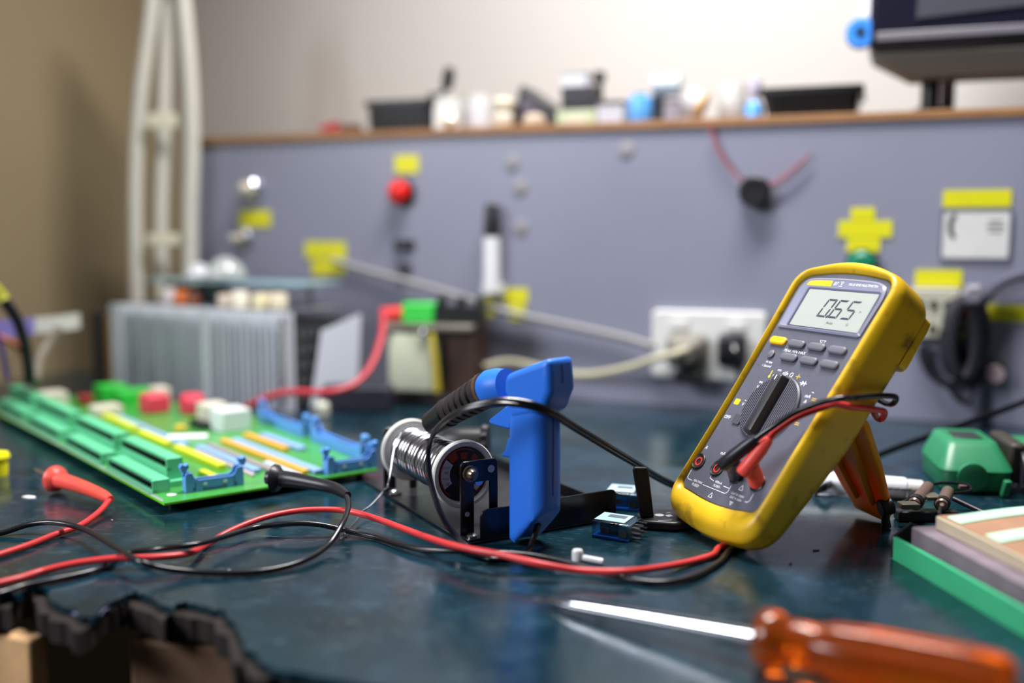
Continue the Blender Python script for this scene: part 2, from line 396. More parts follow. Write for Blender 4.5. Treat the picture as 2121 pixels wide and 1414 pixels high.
# green lamp behind the meter
t = pfix('pilot_lamp', 'green round lamp on the panel under the cross of yellow labels', 'lamp', 1785, 548)
mb = MB(); mb.lathe([(0, .0003), (.016, .0003), (.016, .005), (0, .005)]); mb.build('bezel', m_black, t)
mb = MB(); mb.lathe([(0, .0051), (.014, .0051), (.014, .011), (.010, .015), (0, .016)]); mb.build('lens', mat('green_lens', (16, 112, 84), .3, coat=.5), t)
# small knob
t = pfix('control_knob', 'small knob with a pink cap low at the right of the panel', 'knob', 2058, 770)
mb = MB(); mb.lathe([(0, .0003), (.012, .0003), (.0105, .012), (0, .012)]); mb.build('skirt', m_black, t)
mb = MB(); mb.lathe([(0, .0121), (.0085, .0121), (.0082, .019), (0, .0195)]); mb.build('cap', mat('dusty_pink_cap', (176, 154, 160), .5), t)
# double wall socket
t = pfix('wall_socket', 'white double socket plate on the panel behind the meter', 'socket', 1468, 714)
a = wp(1354, 640); b = wp(1586, 790); w = (b-a).dot(WE); h = a.z-b.z
mb = MB(); mb.prism(rrect(w, h, .006), .0003, .009); mb.build('plate', m_white, t, .002)
for sx in (-.25, .25):
    mb = MB(); mb.prism(rrect(w*.16, h*.14, .002, 3, (sx*w, h*.30)), .0091, .012); mb.build('rocker', m_white, t, .0008)
    mb = MB()
    for dx, dy in ((0, .02), (-.05, -.1), (.05, -.1)): mb.box((sx*w+dx*w, dy*h, .0092), (.0025, .006, .0006))
    mb.build('pin_slots', m_black, t)
tp1 = pfix('mains_plug', 'grey plug with a pale cable in the left half of the white socket', 'plug', 1428, 722)
mb = MB(); mb.loft([[(x*k, y*k, z) for x, y in rrect(.044, .036, .010)] for k, z in ((1, .0095), (1, .02), (.86, .026), (.6, .036), (.45, .044))]); mb.build('plug_body', mat('stone_grey_plug', (116, 112, 104), .6), tp1)
mb = MB(); mb.prism(rrect(.030, .014, .004, 4, (.004, -.028)), .0095, .03); mb.build('adapter', m_black, tp1, .002)
m_palecord = mat('pale_grey_cable', (134, 132, 132), .55)
mb = wmb(tp1); mb.tube([wp(1428, 722, .04), wp(1400, 732, .05), wp(1360, 742, .045), wp(1300, 762, .03), wp(1220, 776, .014), wp(1150, 770, .012), wp(1060, 750, .02), wp(1000, 760, .06)], .0042, 10); mb.build('cable', mat('cream_cable', (170, 164, 140), .5), tp1)
tp2 = pfix('mains_plug', 'black plug in the right half of the white socket', 'plug', 1520, 722)
mb = MB(); mb.loft([[(x*k, y*k+dy, z) for x, y in rrect(.030, .036, .008)] for k, z, dy in ((1, .0125, 0), (1, .02, 0), (.7, .03, .004), (.4, .040, .006))]); mb.build('plug_body', m_black, tp2)
mb = wmb(tp2); mb.tube([wp(1520, 715, .038), wp(1526, 740, .044), wp(1532, 790, .03), wp(1526, 835, .016), wp(1500, 862, .02)], .003, 8); mb.build('cable', m_cord, tp2)
mb = MB(); mb.tube([wp(690, 538, .006), wp(760, 560, .006), wp(880, 592, .008), wp(980, 622, .008), wp(1060, 648, .01), wp(1180, 674, .008), wp(1290, 698, .008), wp(1352, 716, .012)], .0036, 10)
tag(mb.build('surface_cable', m_palecord), 'pale grey cable sagging along the panel to the white socket', 'cable')
# terminal strip, cable bundle
t = pfix('terminal_strip', 'cream terminal strip with two rows on the panel under a yellow label', 'terminal strip', 1945, 646)
for py in (622, 672):
    dz = (wp(1945, py).z-wp(1945, 646).z)
    mb = MB(); mb.box((0, dz, .009), (.054, .024, .0174)); mb.build('terminal_row', mat('cream_bakelite', (176, 174, 158), .5), t, .001)
    mb = MB()
    for k in range(4): mb.cyl((-.019+.0127*k, dz-.003, .0178), (-.019+.0127*k, dz-.003, .0190), .004)
    mb.build('screws', mat('dull_screw', (70, 66, 58), .4, .6), t)
t = pfix('cable_bundle', 'coiled bundle of black cables hanging beside the cream terminal strip', 'cable', 2005, 700)
bl_ = mat('dark_cable', (26, 26, 34), .45)
for k in range(7):
    ph = k*.7; cx, cy = 1998+8*math.sin(k*2.1), 702+9*math.cos(k*1.7)
    rx, ry = 34+4*math.sin(k), 70+14*math.cos(k*2.3)
    pts = [wp(cx+rx*math.cos(ph+2*PI*q/14)+10*math.sin(2*PI*q/14), cy+ry*math.sin(ph+2*PI*q/14), .012+.008*(k % 4)) for q in range(13)]
    mb = wmb(t); mb.tube(pts, .0058, 8, 4); mb.build('coil', bl_, t)
for pts, r in ((((1915, 716), (1912, 740), (1930, 776), (1965, 796), (1995, 780), (2010, 740)), .004), (((1960, 790), (1985, 828), (2010, 826), (2022, 780)), .0025), (((2010, 740), (2026, 780), (2026, 840), (2024, 886)), .0046), (((2006, 650), (2024, 640), (2040, 622), (2058, 598), (2090, 578), (2130, 568), (2180, 566)), .0048)):
    mb = wmb(t); mb.tube([wp(x, y, .010) for x, y in pts], r, 8); mb.build('cable_loop', mat('slate_cable', (66, 68, 84), .5) if r in (.0046, .0048) else bl_, t)
for px, py, sz in ((2004, 612, .018), (2010, 636, .012)):
    mb = MB(INV[t.name] @ onpanel(px, py)); mb.box((0, 0, .02), (sz, sz, .036)); mb.build('connector', m_black if sz > .015 else mat('dark_red_plastic', (90, 20, 22), .5), t, .002)
t = pfix('gland_nut', 'small grey cable gland beside the dark coil of cables', 'gland', 2008, 604)
mb = MB(); mb.lathe([(.004, .040), (.011, .040), (.011, .048), (.007, .052), (0, .052)], None, 6); mb.build('nut', mat('grey_nut', (120, 118, 128), .4), t)

# ------------------------------------------------------------------ things on the shelf
RS = rz(WA)
def sitem(nm, lab, cat, px0, px1, back, group=None):        # root on the shelf top; local x along shelf, y away, z up
    a = wp(px0, 230, -back); b = wp(px1, 230, -back); c = (a+b)/2
    t = thing(nm, lab, cat, (c.x, c.y, SZ+.0002), RS, group); t['w'] = (b-a).dot(WE); return t
def sh(py, back, px=1100): return wp(px, py, -back).z-SZ
def single(t, nm, mb, m, bev=0.): return mb.build(nm, m, t, bev)
def wof(t): w = t['w']; del t['w']; return w
# red clip
t = sitem('spring_clip', 'small red clip lying at the left end of the shelf', 'clip', 666, 708, .03); w = wof(t)
mb = MB(); mb.box((-.002, 0, .0065), (w, .012, .006), M4.Rotation(.12, 4, 'Y')); mb.build('jaw', mat('red_plastic', (168, 40, 44), .5), t, .001)
mb = MB(); mb.box((.004, 0, .012), (w*.6, .012, .004), M4.Rotation(-.25, 4, 'Y')); mb.build('handle', mat('red_plastic', (168, 40, 44), .5), t, .001)
mb = MB(); mb.box((w*.9, .002, .0062), (w*.9, .014, .012)); mb.build('grip', mat('brown_grip', (84, 52, 38), .6), t, .002)
# black bin and tray
def bin_(nm, lab, px0, px1, pyt, back, dep, tw=.86):
    t = sitem(nm, lab, 'bin', px0, px1, back); w = wof(t); h = sh(pyt, back, (px0+px1)/2)
    def lp(k, kd, z, i=0.): return [(x, y+dep/2, z) for x, y in rrect(w*k-2*i, dep*kd-2*i, .006)]
    mb = MB(); mb.loft([lp(tw, tw, .0), lp(1, 1, h-.004), lp(1, 1, h, 0), lp(1, 1, h, .003), lp(tw, tw, .004, .003)]); mb.build('bin_body', m_black, t)
    mb = MB(); mb.loft([lp(1, 1, h-.006, -.0001), lp(1, 1, h-.006, -.003), lp(1, 1, h+.0006, -.003), lp(1, 1, h+.0006, -.0001)], cap=False); mb.build('rim', m_black, t)
    mb = MB()
    for k in range(9): mb.box((w*(-.36+.09*k), -.0005, h*.5), (.0018, .004, h*.7))
    mb.build('ribs', m_black, t)
    return t, w, h
bin_('storage_bin', 'black open bin at the left end of the shelf', 759, 893, 208, .035, .07, .96)
bin_('storage_bin', 'black flared tray at the right of the shelf beside the dark post', 1576, 1782, 180, .03, .10, .88)
# white cartons, jar and black lead lying on them
t = sitem('carton', 'white box on the shelf against the black bin', 'box', 897, 946, .04); w = wof(t); h = sh(200, .04, 920)
mb = MB(); mb.box((0, .022, h/2), (w, .044, h)); mb.build('box', m_white, t, .001)
mb = MB(); mb.box((0, .022, h+.0008), (w*1.03, .046, .0014)); mb.build('lid', m_cream, t, .0005)
t = sitem('adapter_lead', 'black adapter lead curling up from the white box beside the bin', 'lead', 895, 930, .05); w = wof(t)
z0 = sh(200, .04, 920)+.0022
mb = MB(); mb.tube([(-.02, .012, z0+.003), (-.004, .010, z0+.004), (.004, .012, z0+.014), (.002, .014, z0+.026)], .0032, 8); mb.build('cable', m_black, t)
mb = MB(); mb.revolve((.002, .014, z0+.010), (.007, .014, z0+.036), [(0, 0), (.006, 0), (.0075, .3), (.0075, .75), (.004, 1), (0, 1)]); mb.build('plug', m_black, t)
t = sitem('plastic_jar', 'white plastic jar on the shelf right of the white box', 'jar', 952, 1004, .035); w = wof(t); h = sh(192, .035, 980)
mb = MB(); mb.lathe([(0, 0), (w*.48, 0), (w*.5, .003), (w*.5, h*.76), (w*.42, h*.8), (0, h*.8)], M4.Translation((0, .026, 0))); mb.build('body', mat('frosted_white', (200, 200, 206), .4), t)
mb = MB(); mb.lathe([(0, h*.801), (w*.45, h*.801), (w*.45, h), (0, h)], M4.Translation((0, .026, 0))); mb.build('lid', m_white, t)
t = sitem('cream_round', 'cream ball standing for a blurred glint at the front edge of the shelf', 'knob', 904, 942, .0); w = wof(t)  # pale ball added in place of a blurred glint
mb = MB(); mb.lathe([(0, 0), (.006, 0), (.005, .003), (.009, .006), (.0105, .011), (.008, .016), (0, .018)], M4.Translation((0, .011, 0))); mb.build('round_head', mat('glint_cream', (236, 226, 206), .08, coat=1.), t)
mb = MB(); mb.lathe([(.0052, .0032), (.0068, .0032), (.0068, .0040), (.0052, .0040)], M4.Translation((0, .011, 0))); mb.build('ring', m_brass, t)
t = sitem('glint_jar', 'pale two tier jar shaped after two highlights in front of the black adapter', 'bulb', 1008, 1056, .012); w = wof(t); h = sh(198, .012, 1030)  # pale tiers put a small jar's two highlights into shape and colour
mb = MB(); mb.lathe([(0, 0), (.010, 0), (.0125, .004), (.013, h*.42), (.010, h*.5), (0, h*.5)], M4.Translation((0, .016, 0))); mb.build('base', mat('glossy_white', (226, 220, 208), .1, coat=1.), t)
mb = MB(); mb.lathe([(0, h*.5), (.009, h*.5), (.0125, h*.62), (.013, h*.8), (.009, h*.97), (0, h)], M4.Translation((0, .016, 0))); mb.build('upper_tier', mat('milky_glass', (206, 196, 176), .06, coat=1.), t)
t = sitem('power_adapter', 'black adapter block leaning at a steep slant on the shelf', 'adapter', 1040, 1150, .05); w = wof(t); h = sh(176, .05, 1060)
mb = MB(); mb.prism([(-w*.38, .001), (-w*.22, h), (-w*.14, h), (w*.52, .022), (w*.5, .001)], 0, .05, M4.Translation((0, .058, 0)) @ M4.Rotation(PI/2, 4, 'X')); mb.build('case', m_black, t, .003)
mb = MB(); mb.prism([(-w*.20, h*.35), (-w*.12, h*.74), (w*.22, h*.35)], 0, .0012, M4.Translation((0, .0078, 0)) @ M4.Rotation(PI/2, 4, 'X')); mb.build('rating_sticker', mat('mauve_grey', (92, 84, 100), .5), t)
t = sitem('fuse_block', 'low black block between the white jar and the slanted adapter', 'block', 1002, 1052, .075); w = wof(t); h = sh(206, .06, 1020)
mb = MB(); mb.box((0, .02, h/2), (w, .03, h)); mb.build('case', m_black, t, .002)
mb = MB(); mb.box((0, .0044, h*.75), (w*.6, .001, h*.2)); mb.build('window', mat('dark_green_plastic', (22, 44, 40), .4), t)
t = sitem('cream_round', 'dull beige knob in front of the slanted black adapter', 'knob', 1076, 1118, .012); w = wof(t)
mb = MB(); mb.lathe([(0, 0), (.011, 0), (.014, .005), (.013, .011), (.008, .015), (0, .016)], M4.Translation((0, .016, 0))); mb.build('round_head', mat('dull_beige', (180, 164, 146), .35), t)
# green carton, black box, white box on top
t = sitem('carton', 'pale green box under the black box on the shelf', 'box', 1152, 1234, .03); w = wof(t); hg = sh(228, .03, 1195)
mb = MB(); mb.box((0, .025, hg/2), (w, .05, hg)); mb.build('box', mat('pale_green_card', (168, 180, 150), .6), t, .001)
mb = MB(); mb.box((0, -.0006, hg*.4), (w*.5, .001, hg*.4)); mb.build('sticker', m_cream, t)
t = sitem('shelf_box', 'black box stacked on the pale green box', 'box', 1162, 1230, .035); w = wof(t); h1 = sh(178, .035, 1195)
mb = MB(); mb.box((0, .022, (hg+.0003+h1)/2), (w, .044, h1-hg-.0003)); mb.build('case', mat('charcoal_plastic', (40, 38, 46), .45), t, .0015)
mb = MB(); mb.box((0, -.0006, hg+(h1-hg)*.3), (w*.8, .001, .003)); mb.build('seam', m_black, t)
t = sitem('carton', 'small white box on top of the black box', 'box', 1160, 1212, .045); w = wof(t); h2 = sh(150, .045, 1195)
mb = MB(); mb.box((0, .018, (h1+.0003+h2)/2), (w, .03, h2-h1-.0003)); mb.build('box', mat('grey_white_card', (196, 196, 204), .6), t, .001)
mb = MB(); mb.box((0, .018, h2+.0006), (w*1.03, .032, .001)); mb.build('lid', m_white, t)
t = sitem('binding_post', 'small dark stud standing beside the white box', 'stud', 1226, 1246, .05); w = wof(t)
mb = MB(); mb.cyl((0, .01, 0), (0, .01, sh(168, .05, 1236)), .004); mb.build('post', mat('brown_steel', (84, 78, 76), .4, .5), t)
mb = MB(); mb.lathe([(0, 0), (.007, 0), (.008, .006), (.006, .012), (0, .013)], M4.Translation((0, .01, sh(168, .05, 1236)))); mb.build('knob', mat('brown_black', (58, 52, 50), .5), t)
t = sitem('shelf_box', 'grey box with a dark lid left of the blue bottle', 'box', 1236, 1290, .028); w = wof(t); h = sh(208, .028, 1262)
mb = MB(); mb.box((0, .022, h*.42), (w, .044, h*.84)); mb.build('case', mat('silver_grey', (172, 174, 184), .4), t, .001)
mb = MB(); mb.box((0, .022, h*.92), (w*1.04, .046, h*.155)); mb.build('lid', mat('dark_lid', (62, 58, 60), .5), t, .001)
t = sitem('bottle', 'pale blue bottle with a round shoulder on the shelf', 'bottle', 1290, 1342, .012); w = wof(t); h = sh(188, .012, 1316)
mb = MB(); mb.lathe([(0, 0), (w*.46, 0), (w*.5, .003), (w*.5, h*.72), (w*.44, h*.86), (w*.26, h*.93), (0, h*.93)], M4.Translation((0, .024, 0))); mb.build('body', mat('blue_plastic_bottle', (84, 150, 214), .3, noise=.12), t)
mb = MB(); mb.lathe([(0, h*.931), (w*.24, h*.931), (w*.24, h), (0, h)], M4.Translation((0, .024, 0))); mb.build('cap', mat('deep_blue_cap', (66, 110, 170), .4), t)
t = sitem('shelf_box', 'dark block filling the shaded gap just right of the blue bottle', 'box', 1348, 1372, .035); w = wof(t); h = sh(200, .035, 1360)  # dark block put in where there is only a dark gap
mb = MB(); mb.box((0, .02, h/2), (w, .04, h)); mb.build('case', mat('blue_black', (22, 30, 38), .45), t, .001)
mb = MB(); mb.box((0, -.0005, h*.8), (w*.5, .001, .004)); mb.build('dark_strip', m_black, t)
t = sitem('shelf_box', 'grey box under the loose white roll', 'box', 1374, 1404, .035); w = wof(t); h = sh(208, .035, 1388)
mb = MB(); mb.box((0, .02, h/2), (w, .04, h)); mb.build('case', mat('mauve_grey_box', (128, 124, 134), .5), t, .001)
mb = MB(); mb.box((0, .02, h+.0006), (w*1.03, .042, .001)); mb.build('lid', mat('mauve_grey_box', (128, 124, 134), .5), t)
t = sitem('paper_roll', 'white roll lying on the dark and grey boxes', 'roll', 1346, 1402, .035); w = wof(t)
mb = MB(); zz = max(h, sh(200, .035, 1360))+.0012; mb.revolve((-w*.5, .02, zz+.0125), (w*.5, .02, zz+.0125), [(.004, 0), (.0125, 0), (.0125, 1), (.004, 1)]); mb.build('roll_body', mat('bluish_white', (168, 178, 188), .5), t)
mb = MB(); mb.revolve((-w*.52, .02, zz+.0125), (w*.52, .02, zz+.0125), [(0, 0), (.0039, 0), (.0039, 1), (0, 1)]); mb.build('core', m_cream, t)
t = sitem('tape_roll', 'tilted white roll with a yellow end ring near the buzzer wires', 'roll', 1402, 1462, .02); w = wof(t); h = sh(186, .02, 1430)
A = V((-w*.30, .02, h*.64)); B = V((w*.26, .02, h*.39)); 
mb = MB(); mb.revolve(A, A.lerp(B, .72), [(0, 0), (.018, 0), (.0185, .05), (.0185, 1), (0, 1)]); mb.build('roll_body', mat('mottled_white', (168, 166, 174), .5, noise=.25, nscale=120), t)
mb = MB(); mb.revolve(A.lerp(B, .725), B, [(0, 0), (.0185, 0), (.0185, 1), (0, 1)]); mb.build('end_ring', mat('ochre_ring', (176, 140, 84), .5), t)
mb = MB(); mb.box((-w*.1, .02, .0028), (w*.7, .03, .0056)); mb.build('cradle', mat('mauve_grey_box', (128, 124, 134), .5), t, .001)
t = sitem('plastic_jar', 'large translucent white jar standing behind the buzzer wires', 'jar', 1478, 1540, .06); w = wof(t); h = sh(168, .06, 1510)
mb = MB(); mb.lathe([(0, 0), (w*.46, 0), (w*.5, .003), (w*.5, h*.7), (w*.44, h*.82), (0, h*.82)], M4.Translation((0, .034, 0))); mb.build('body', mat('pale_white_plastic', (172, 170, 168), .4), t)
mb = MB(); mb.lathe([(0, h*.821), (w*.46, h*.821), (w*.44, h), (0, h)], M4.Translation((0, .034, 0))); mb.build('lid', m_white, t)
t = sitem('spray_bottle', 'blue and lavender bottle at the left side of the black flared tray', 'bottle', 1536, 1578, .02); w = wof(t); h = sh(158, .02, 1556)
mb = MB(); mb.lathe([(0, 0), (w*.48, 0), (w*.5, .003), (w*.46, h*.34), (w*.3, h*.46), (0, h*.46)], M4.Translation((0, .024, 0))); mb.build('body', mat('blue_plastic_bottle', (84, 150, 214), .3, noise=.12), t)
mb = MB(); mb.lathe([(0, h*.461), (w*.22, h*.461), (w*.2, h*.66), (w*.34, h*.7), (w*.34, h*.96), (w*.2, h), (0, h)], M4.Translation((0, .024, 0))); mb.build('cap', mat('lavender_plastic', (176, 172, 194), .45), t)
# monitor on a post
t = sitem('monitor', 'black instrument on a post at the upper right above the shelf', 'instrument', 1905, 1945, .05); w = wof(t); hp = sh(166, .03, 1925)-.0205
mb = MB(); mb.lathe([(0, 0), (.016, 0), (.016, .006), (.009, .008), (.009, hp+.02), (0, hp+.02)], M4.Translation((0, .0, 0))); mb.build('post', m_black, t)
mb = MB(); mb.box((.018, .03, .022), (.014, .014, .0435)); mb.build('bracket', mat('lavender_grey_bracket', (140, 132, 150), .5), t, .001)
uL = (wp(1800, 60, .02)-wp(1925, 230, -.05)).dot(WE); zb = sh(98, -.02, 1800)
mb = MB(); 
L = M4.Translation((0, 0, hp+.0205))
mb.loft([[(uL*.32, -.03, 0), (.30, -.03, 0), (.30, .012, 0), (uL*.32, .012, 0)], [(uL*.98, -.05, zb-hp-.024), (.32, -.05, zb-hp-.024), (.32, .02, zb-hp-.024), (uL*.98, .02, zb-hp-.024)]], L); mb.build('cradle_tray', mat('taupe_tray', (112, 106, 100), .5), t, .003)
mb = MB(); mb.box((uL/2+.17, -.015, zb+.10), (.34-uL, .09, .20)); mb.build('case', mat('navy_black_plastic', (18, 18, 34), .3), t, .006)
mb = MB(); mb.box((uL/2+.172, -.062, zb+.0105), (.33-uL, .003, .008)); mb.build('lower_bezel', mat('grey_bezel', (112, 108, 116), .35), t, .0008)
mb = MB(); mb.prism([(uL*.3, zb+.026), (.32, zb+.045), (.32, zb+.19), (uL*.2, zb+.19)], .0, .0012, M4.Translation((0, -.0602, 0)) @ M4.Rotation(PI/2, 4, 'X')); mb.build('display', mat('dim_screen', (70, 72, 80), .15, coat=1.), t)
hk = thing('hanging_reel', 'round blue reel hanging on a white strap beside the black instrument', 'reel', wp(1783, 70, .0))
mb = MB(M4.Rotation(WA, 4, 'Z') @ M4.Rotation(PI/2, 4, 'X')); mb.lathe([(.006, -.008), (.0135, -.008), (.0145, -.006), (.0145, .006), (.0135, .008), (.006, .008), (.0045, .006), (.0045, -.006), (.006, -.008)]); mb.build('reel', mat('bright_blue_plastic', (58, 134, 226), .4), hk)
mb = MB(M4.Rotation(WA, 4, 'Z')); mb.box((.004, 0, .068), (.011, .0025, .104)); mb.build('strap', mat('white_strap', (226, 220, 226), .5), hk, .0005)
mb = MB(M4.Rotation(WA, 4, 'Z') @ M4.Rotation(PI/2, 4, 'X')); mb.lathe([(0, -.009), (.0044, -.009), (.0044, .009), (0, .009)]); mb.build('hub', mat('dark_teal_hub', (18, 52, 74), .5), hk)

# ------------------------------------------------------------------ three tube stand in the corner
m_tube = mat('cream_enamel_tube', (196, 192, 182), .4, noise=.03)
st = thing('tube_stand', 'cream stand of three tubes joined by short braces in the corner', 'stand', (-.44, 1.275, 0))
D = 1.268
def sx(px, py, Y): return at(px, py, Y)
legs = [[(283, 690), (280, 480), (282, 320), (292, 190), (312, 40), (322, -60)], [(336, 690), (334, 480), (338, 320), (342, 180), (348, 40), (352, -60)], [(394, 690), (394, 480), (398, 320), (396, 200), (386, 60), (374, -60)]]
tops = []
for k, pl in enumerate(legs):
    Y = D+(.012 if k == 1 else 0); P = [at(x, y, Y) for x, y in pl]; P[0] = V((P[0].x, P[0].y, .0008)); 
    mb = wmb(st); mb.tube(P, .0094, 14, 6); mb.build('tube', m_tube, st); tops.append(P)
mb = wmb(st); mb.box(at(336, 250, D-.014), (.036, .003, .018)); mb.build('brace', mat('pale_brace', (206, 200, 178), .45), st, .001)
mb = wmb(st); mb.box(at(338, 496, D-.014), (.040, .003, .014)); mb.build('brace', mat('pale_brace', (206, 200, 178), .45), st, .001)
mb = wmb(st); c = at(350, -70, D+.004); mb.cyl(c-V((0, 0, .01)), c+V((0, 0, .03)), .026, .022); mb.build('top_collar', m_tube, st)

# ------------------------------------------------------------------ power unit with heatsink
FL, FR = V((-.474, 1.17, 0)), V((-.240, 1.034, 0)); PE = (FR-FL).normalized(); PN = V((PE.y, -PE.x, 0)); PA = math.atan2(PE.y, PE.x); PW = (FR-FL).length; PH = .1065
pu = thing('power_unit', 'power unit with a grey finned heatsink front and open circuit board on top', 'power supply', FL-PN*.05+PE*PW/2, rz(PA))
m_alu = mat('grey_aluminium', (202, 206, 216), .45, .15)
mb = MB(); mb.box((0, -.035, PH/2), (PW, .006, PH-.001))          # local: x along front, y away (front at -.05)
n = 30
for k in range(n): mb.box((-PW/2+.0035+(PW-.007)*k/(n-1), -.0425, PH/2+.0005), (.0030+.0008*math.sin(k*1.7), .0085, PH-.002))
mb.box((-PW/2+.009, -.0475, PH/2), (.018, .006, PH)); mb.box((.02, -.0470, PH/2), (.012, .004, PH))
mb.build('heatsink', m_alu, pu, smooth=False)
mb = MB(); mb.box((0, .010, .048), (PW*.985, .083, .095)); mb.build('case', mat('dark_case', (44, 46, 50), .5), pu, .001)
mb = MB()
for r in range(5):
    for c_ in range(7): mb.box((PW*.4925+.0004, -.022+.012*c_, .014+.017*r), (.0008, .007, .009))
mb.build('vent_mesh', mat('grey_mesh', (86, 88, 92), .5), pu, smooth=False)
mb = MB()
for k in range(9): mb.lathe([(.0022, -.0008), (.0042, -.0008), (.0042, .0008), (.0022, .0008)], M4.Translation((PW/2-.001, -.0495, .012+.0105*k)) @ M4.Rotation(PI/2, 4, 'Y'), 10)
mb.build('side_rings', m_steel, pu)
mb = MB(); mb.box((-PW/2-.022, -.035, PH*.46), (.0435, .02, PH*.9)); mb.build('end_plate', mat('dark_end_plate', (52, 50, 48), .55), pu, .002)
mb = MB()
for k in range(6): mb.lathe([(.003, -.001), (.0062, -.001), (.0062, .001), (.003, .001)], M4.Translation((-PW/2-.006, -.0465, .02+.0135*k)) @ M4.Rotation(PI/2.3, 4, 'X'), 14)
mb.build('ring_terminals', m_brass, pu)
mb = MB(); mb.box((.006, .012, PH+.0005), (PW*.96, .07, .0016)); mb.build('chassis_lid', mat('mid_grey_steel', (120, 122, 132), .4, .4), pu)
# stuff on its top: glass plate on spacers, capacitors
mb = MB(); mb.box((.004, .02, PH+.027), (PW*.92, .07, .0022)); mb.build('upper_board', mat('pale_teal_board', (128, 164, 174), .3, coat=.4), pu, .0005)
for x, y in ((-.085, -.008), (.09, -.008), (-.085, .045), (.09, .045)):
    mb = MB(); mb.cyl((x, y, PH+.0014), (x, y, PH+.0258), .003); mb.build('spacer', m_steel, pu)
for x, y, r, h, c_, nm in ((-.082+.02, -.012, .0062, .018, (206, 196, 200), 'white'), (-.045, -.010, .0075, .016, (196, 104, 52), 'orange'), (-.024, -.012, .008, .013, (110, 62, 44), 'brown'), (.028, -.013, .0085, .014, (190, 176, 164), 'tan'), (.052, -.014, .0095, .018, (224, 216, 200), 'ivory'), (.080, -.010, .0105, .016, (206, 196, 160), 'straw'), (.102, -.006, .010, .017, (210, 200, 176), 'sand')):
    mb = MB(); mb.lathe([(0, 0), (r, 0), (r, h*.86), (r*.86, h), (0, h)], M4.Translation((x, y-.012, PH+.0014))); mb.build('capacitor', mat(nm+'_capacitor', c_, .35), pu)
for x, y, sx_, sy_, sz_, c_, nm in ((-.06, .012, .05, .02, .020, (36, 44, 48), 'dark_choke'), (-.016, .006, .022, .016, .022, (20, 62, 62), 'teal_choke'), (.0, .016, .03, .02, .015, (140, 92, 76), 'copper_choke')):
    mb = MB(); mb.box((x, y, PH+.0014+sz_/2), (sx_, sy_, sz_)); mb.build('choke', mat(nm, c_, .4), pu, .002)
# glass domes lying on the upper board
for dx, r, lab, c_ in ((-.052, .017, 'small clear glass dome at the left on top of the power unit', (226, 230, 238)), (-.008, .024, 'larger clear glass dome in the middle on top of the power unit', (196, 202, 200))):
    q = FL-PN*.05+PE*(PW/2+dx)-PN*.012; gt = thing('glass_dome', lab, 'glass', (q.x, q.y, PH+.0284), rz(PA))
    mb = MB(); mb.lathe([(r, 0), (r*1.02, .004), (r*.9, r*.55), (r*.62, r*.9), (r*.3, r*1.1), (0, r*1.15)]); mb.build('dome', mat('pale_glass_%d' % int(r*1000), c_, .05, coat=1., alpha=.55), gt)
    mb = MB(); mb.lathe([(r*.7, .0002), (r*1.06, .0002), (r*1.06, .003), (r*.7, .003)]); mb.build('rim', m_steel, gt)
# paper hanging on the side
PS = -PN                                              # away direction along the side
mb = MB(); a = FR+PE*.004; 
L = M4.Translation(a+PS*.078+V((0, 0, .048))) @ M4.Rotation(PA+PI/2, 4, 'Z') @ M4.Rotation(PI/2, 4, 'X')
pp = [(-.046, -.046), (.034, -.038), (.042, .050), (-.026, .036)]
mb.prism(pp, .0035, .0043, L); tag(mb.build('paper_sheet', mat('white_paper', (214, 220, 234), .7), None, smooth=False), 'white sheet of paper hanging slanted on the side of the power unit', 'paper')

# ------------------------------------------------------------------ transformer
tc_ = V((-.088, 1.118, 0)); tr = thing('transformer', 'brown core transformer with a cream coil and terminals on top', 'transformer', tc_, rz(WA+.12))
m_lam = mat('brown_lamination', (64, 42, 34), .5, noise=.15)
TW, TD, TH = .104, .062, .086
mb = MB(); mb.box((.026, .002, .044), (.050, TD, TH-.012)); mb.build('core', m_lam, tr, .001)
mb = MB(); mb.box((-.046, .008, .044), (.012, TD-.01, TH-.014)); mb.build('core_leg', m_lam, tr, .001)
mb = MB(); mb.loft([[(x, y, z) for x, y in rrect(.058*k, .058*k, .008, 5, (-.018, -.012))] for z, k in ((.016, .97), (.020, 1), (.070, 1), (.074, .97))]); mb.build('coil', mat('cream_coil_wrap', (190, 194, 170), .5, noise=.06), tr)
mb = MB(); mb.box((.0125, -.039, .044), (.006, .008, .060), M4.Rotation(-.10, 4, 'Y')); mb.build('tape', mat('mustard_tape', (196, 176, 62), .4), tr, .001)
mb = MB(); mb.box((-.002, -.004, .0805), (TW, TD+.012, .0055)); mb.build('top_frame', mat('dull_zinc', (134, 128, 118), .4, .5), tr, .001)
mb = MB(); mb.box((-.014, -.004, .005), (TW*.9, TD, .0095)); mb.build('bottom_frame', mat('reddish_black', (40, 30, 30), .5), tr, .001)
for x in (-.046, -.002):
    mb = MB(); mb.lathe([(0, 0), (.0048, 0), (.0048, .003), (.003, .0036), (0, .0036)], M4.Translation((x, -.0405, .074)) @ M4.Rotation(PI/2, 4, 'X'), 12); mb.build('bolt', m_steel, tr)
mb = MB(); mb.box((-.016, -.014, .0935), (.036, .024, .020)); mb.build('green_terminal', mat('bright_green_plastic', (58, 196, 74), .45), tr, .0015)
mb = MB(); mb.box((.030, -.010, .0925), (.054, .024, .018))
for k in range(3): mb.box((.008+.022*k, -.010, .1045), (.006, .024, .012))
mb.build('black_terminal', m_black, tr, .001)
mb = MB(); mb.revolve((-.036, -.014, .092), (-.056, -.014, .090), [(0, 0), (.007, 0), (.0082, .4), (.0082, .9), (0, 1)]); mb.build('red_plug', mat('red_plug_plastic', (206, 52, 48), .45), tr)
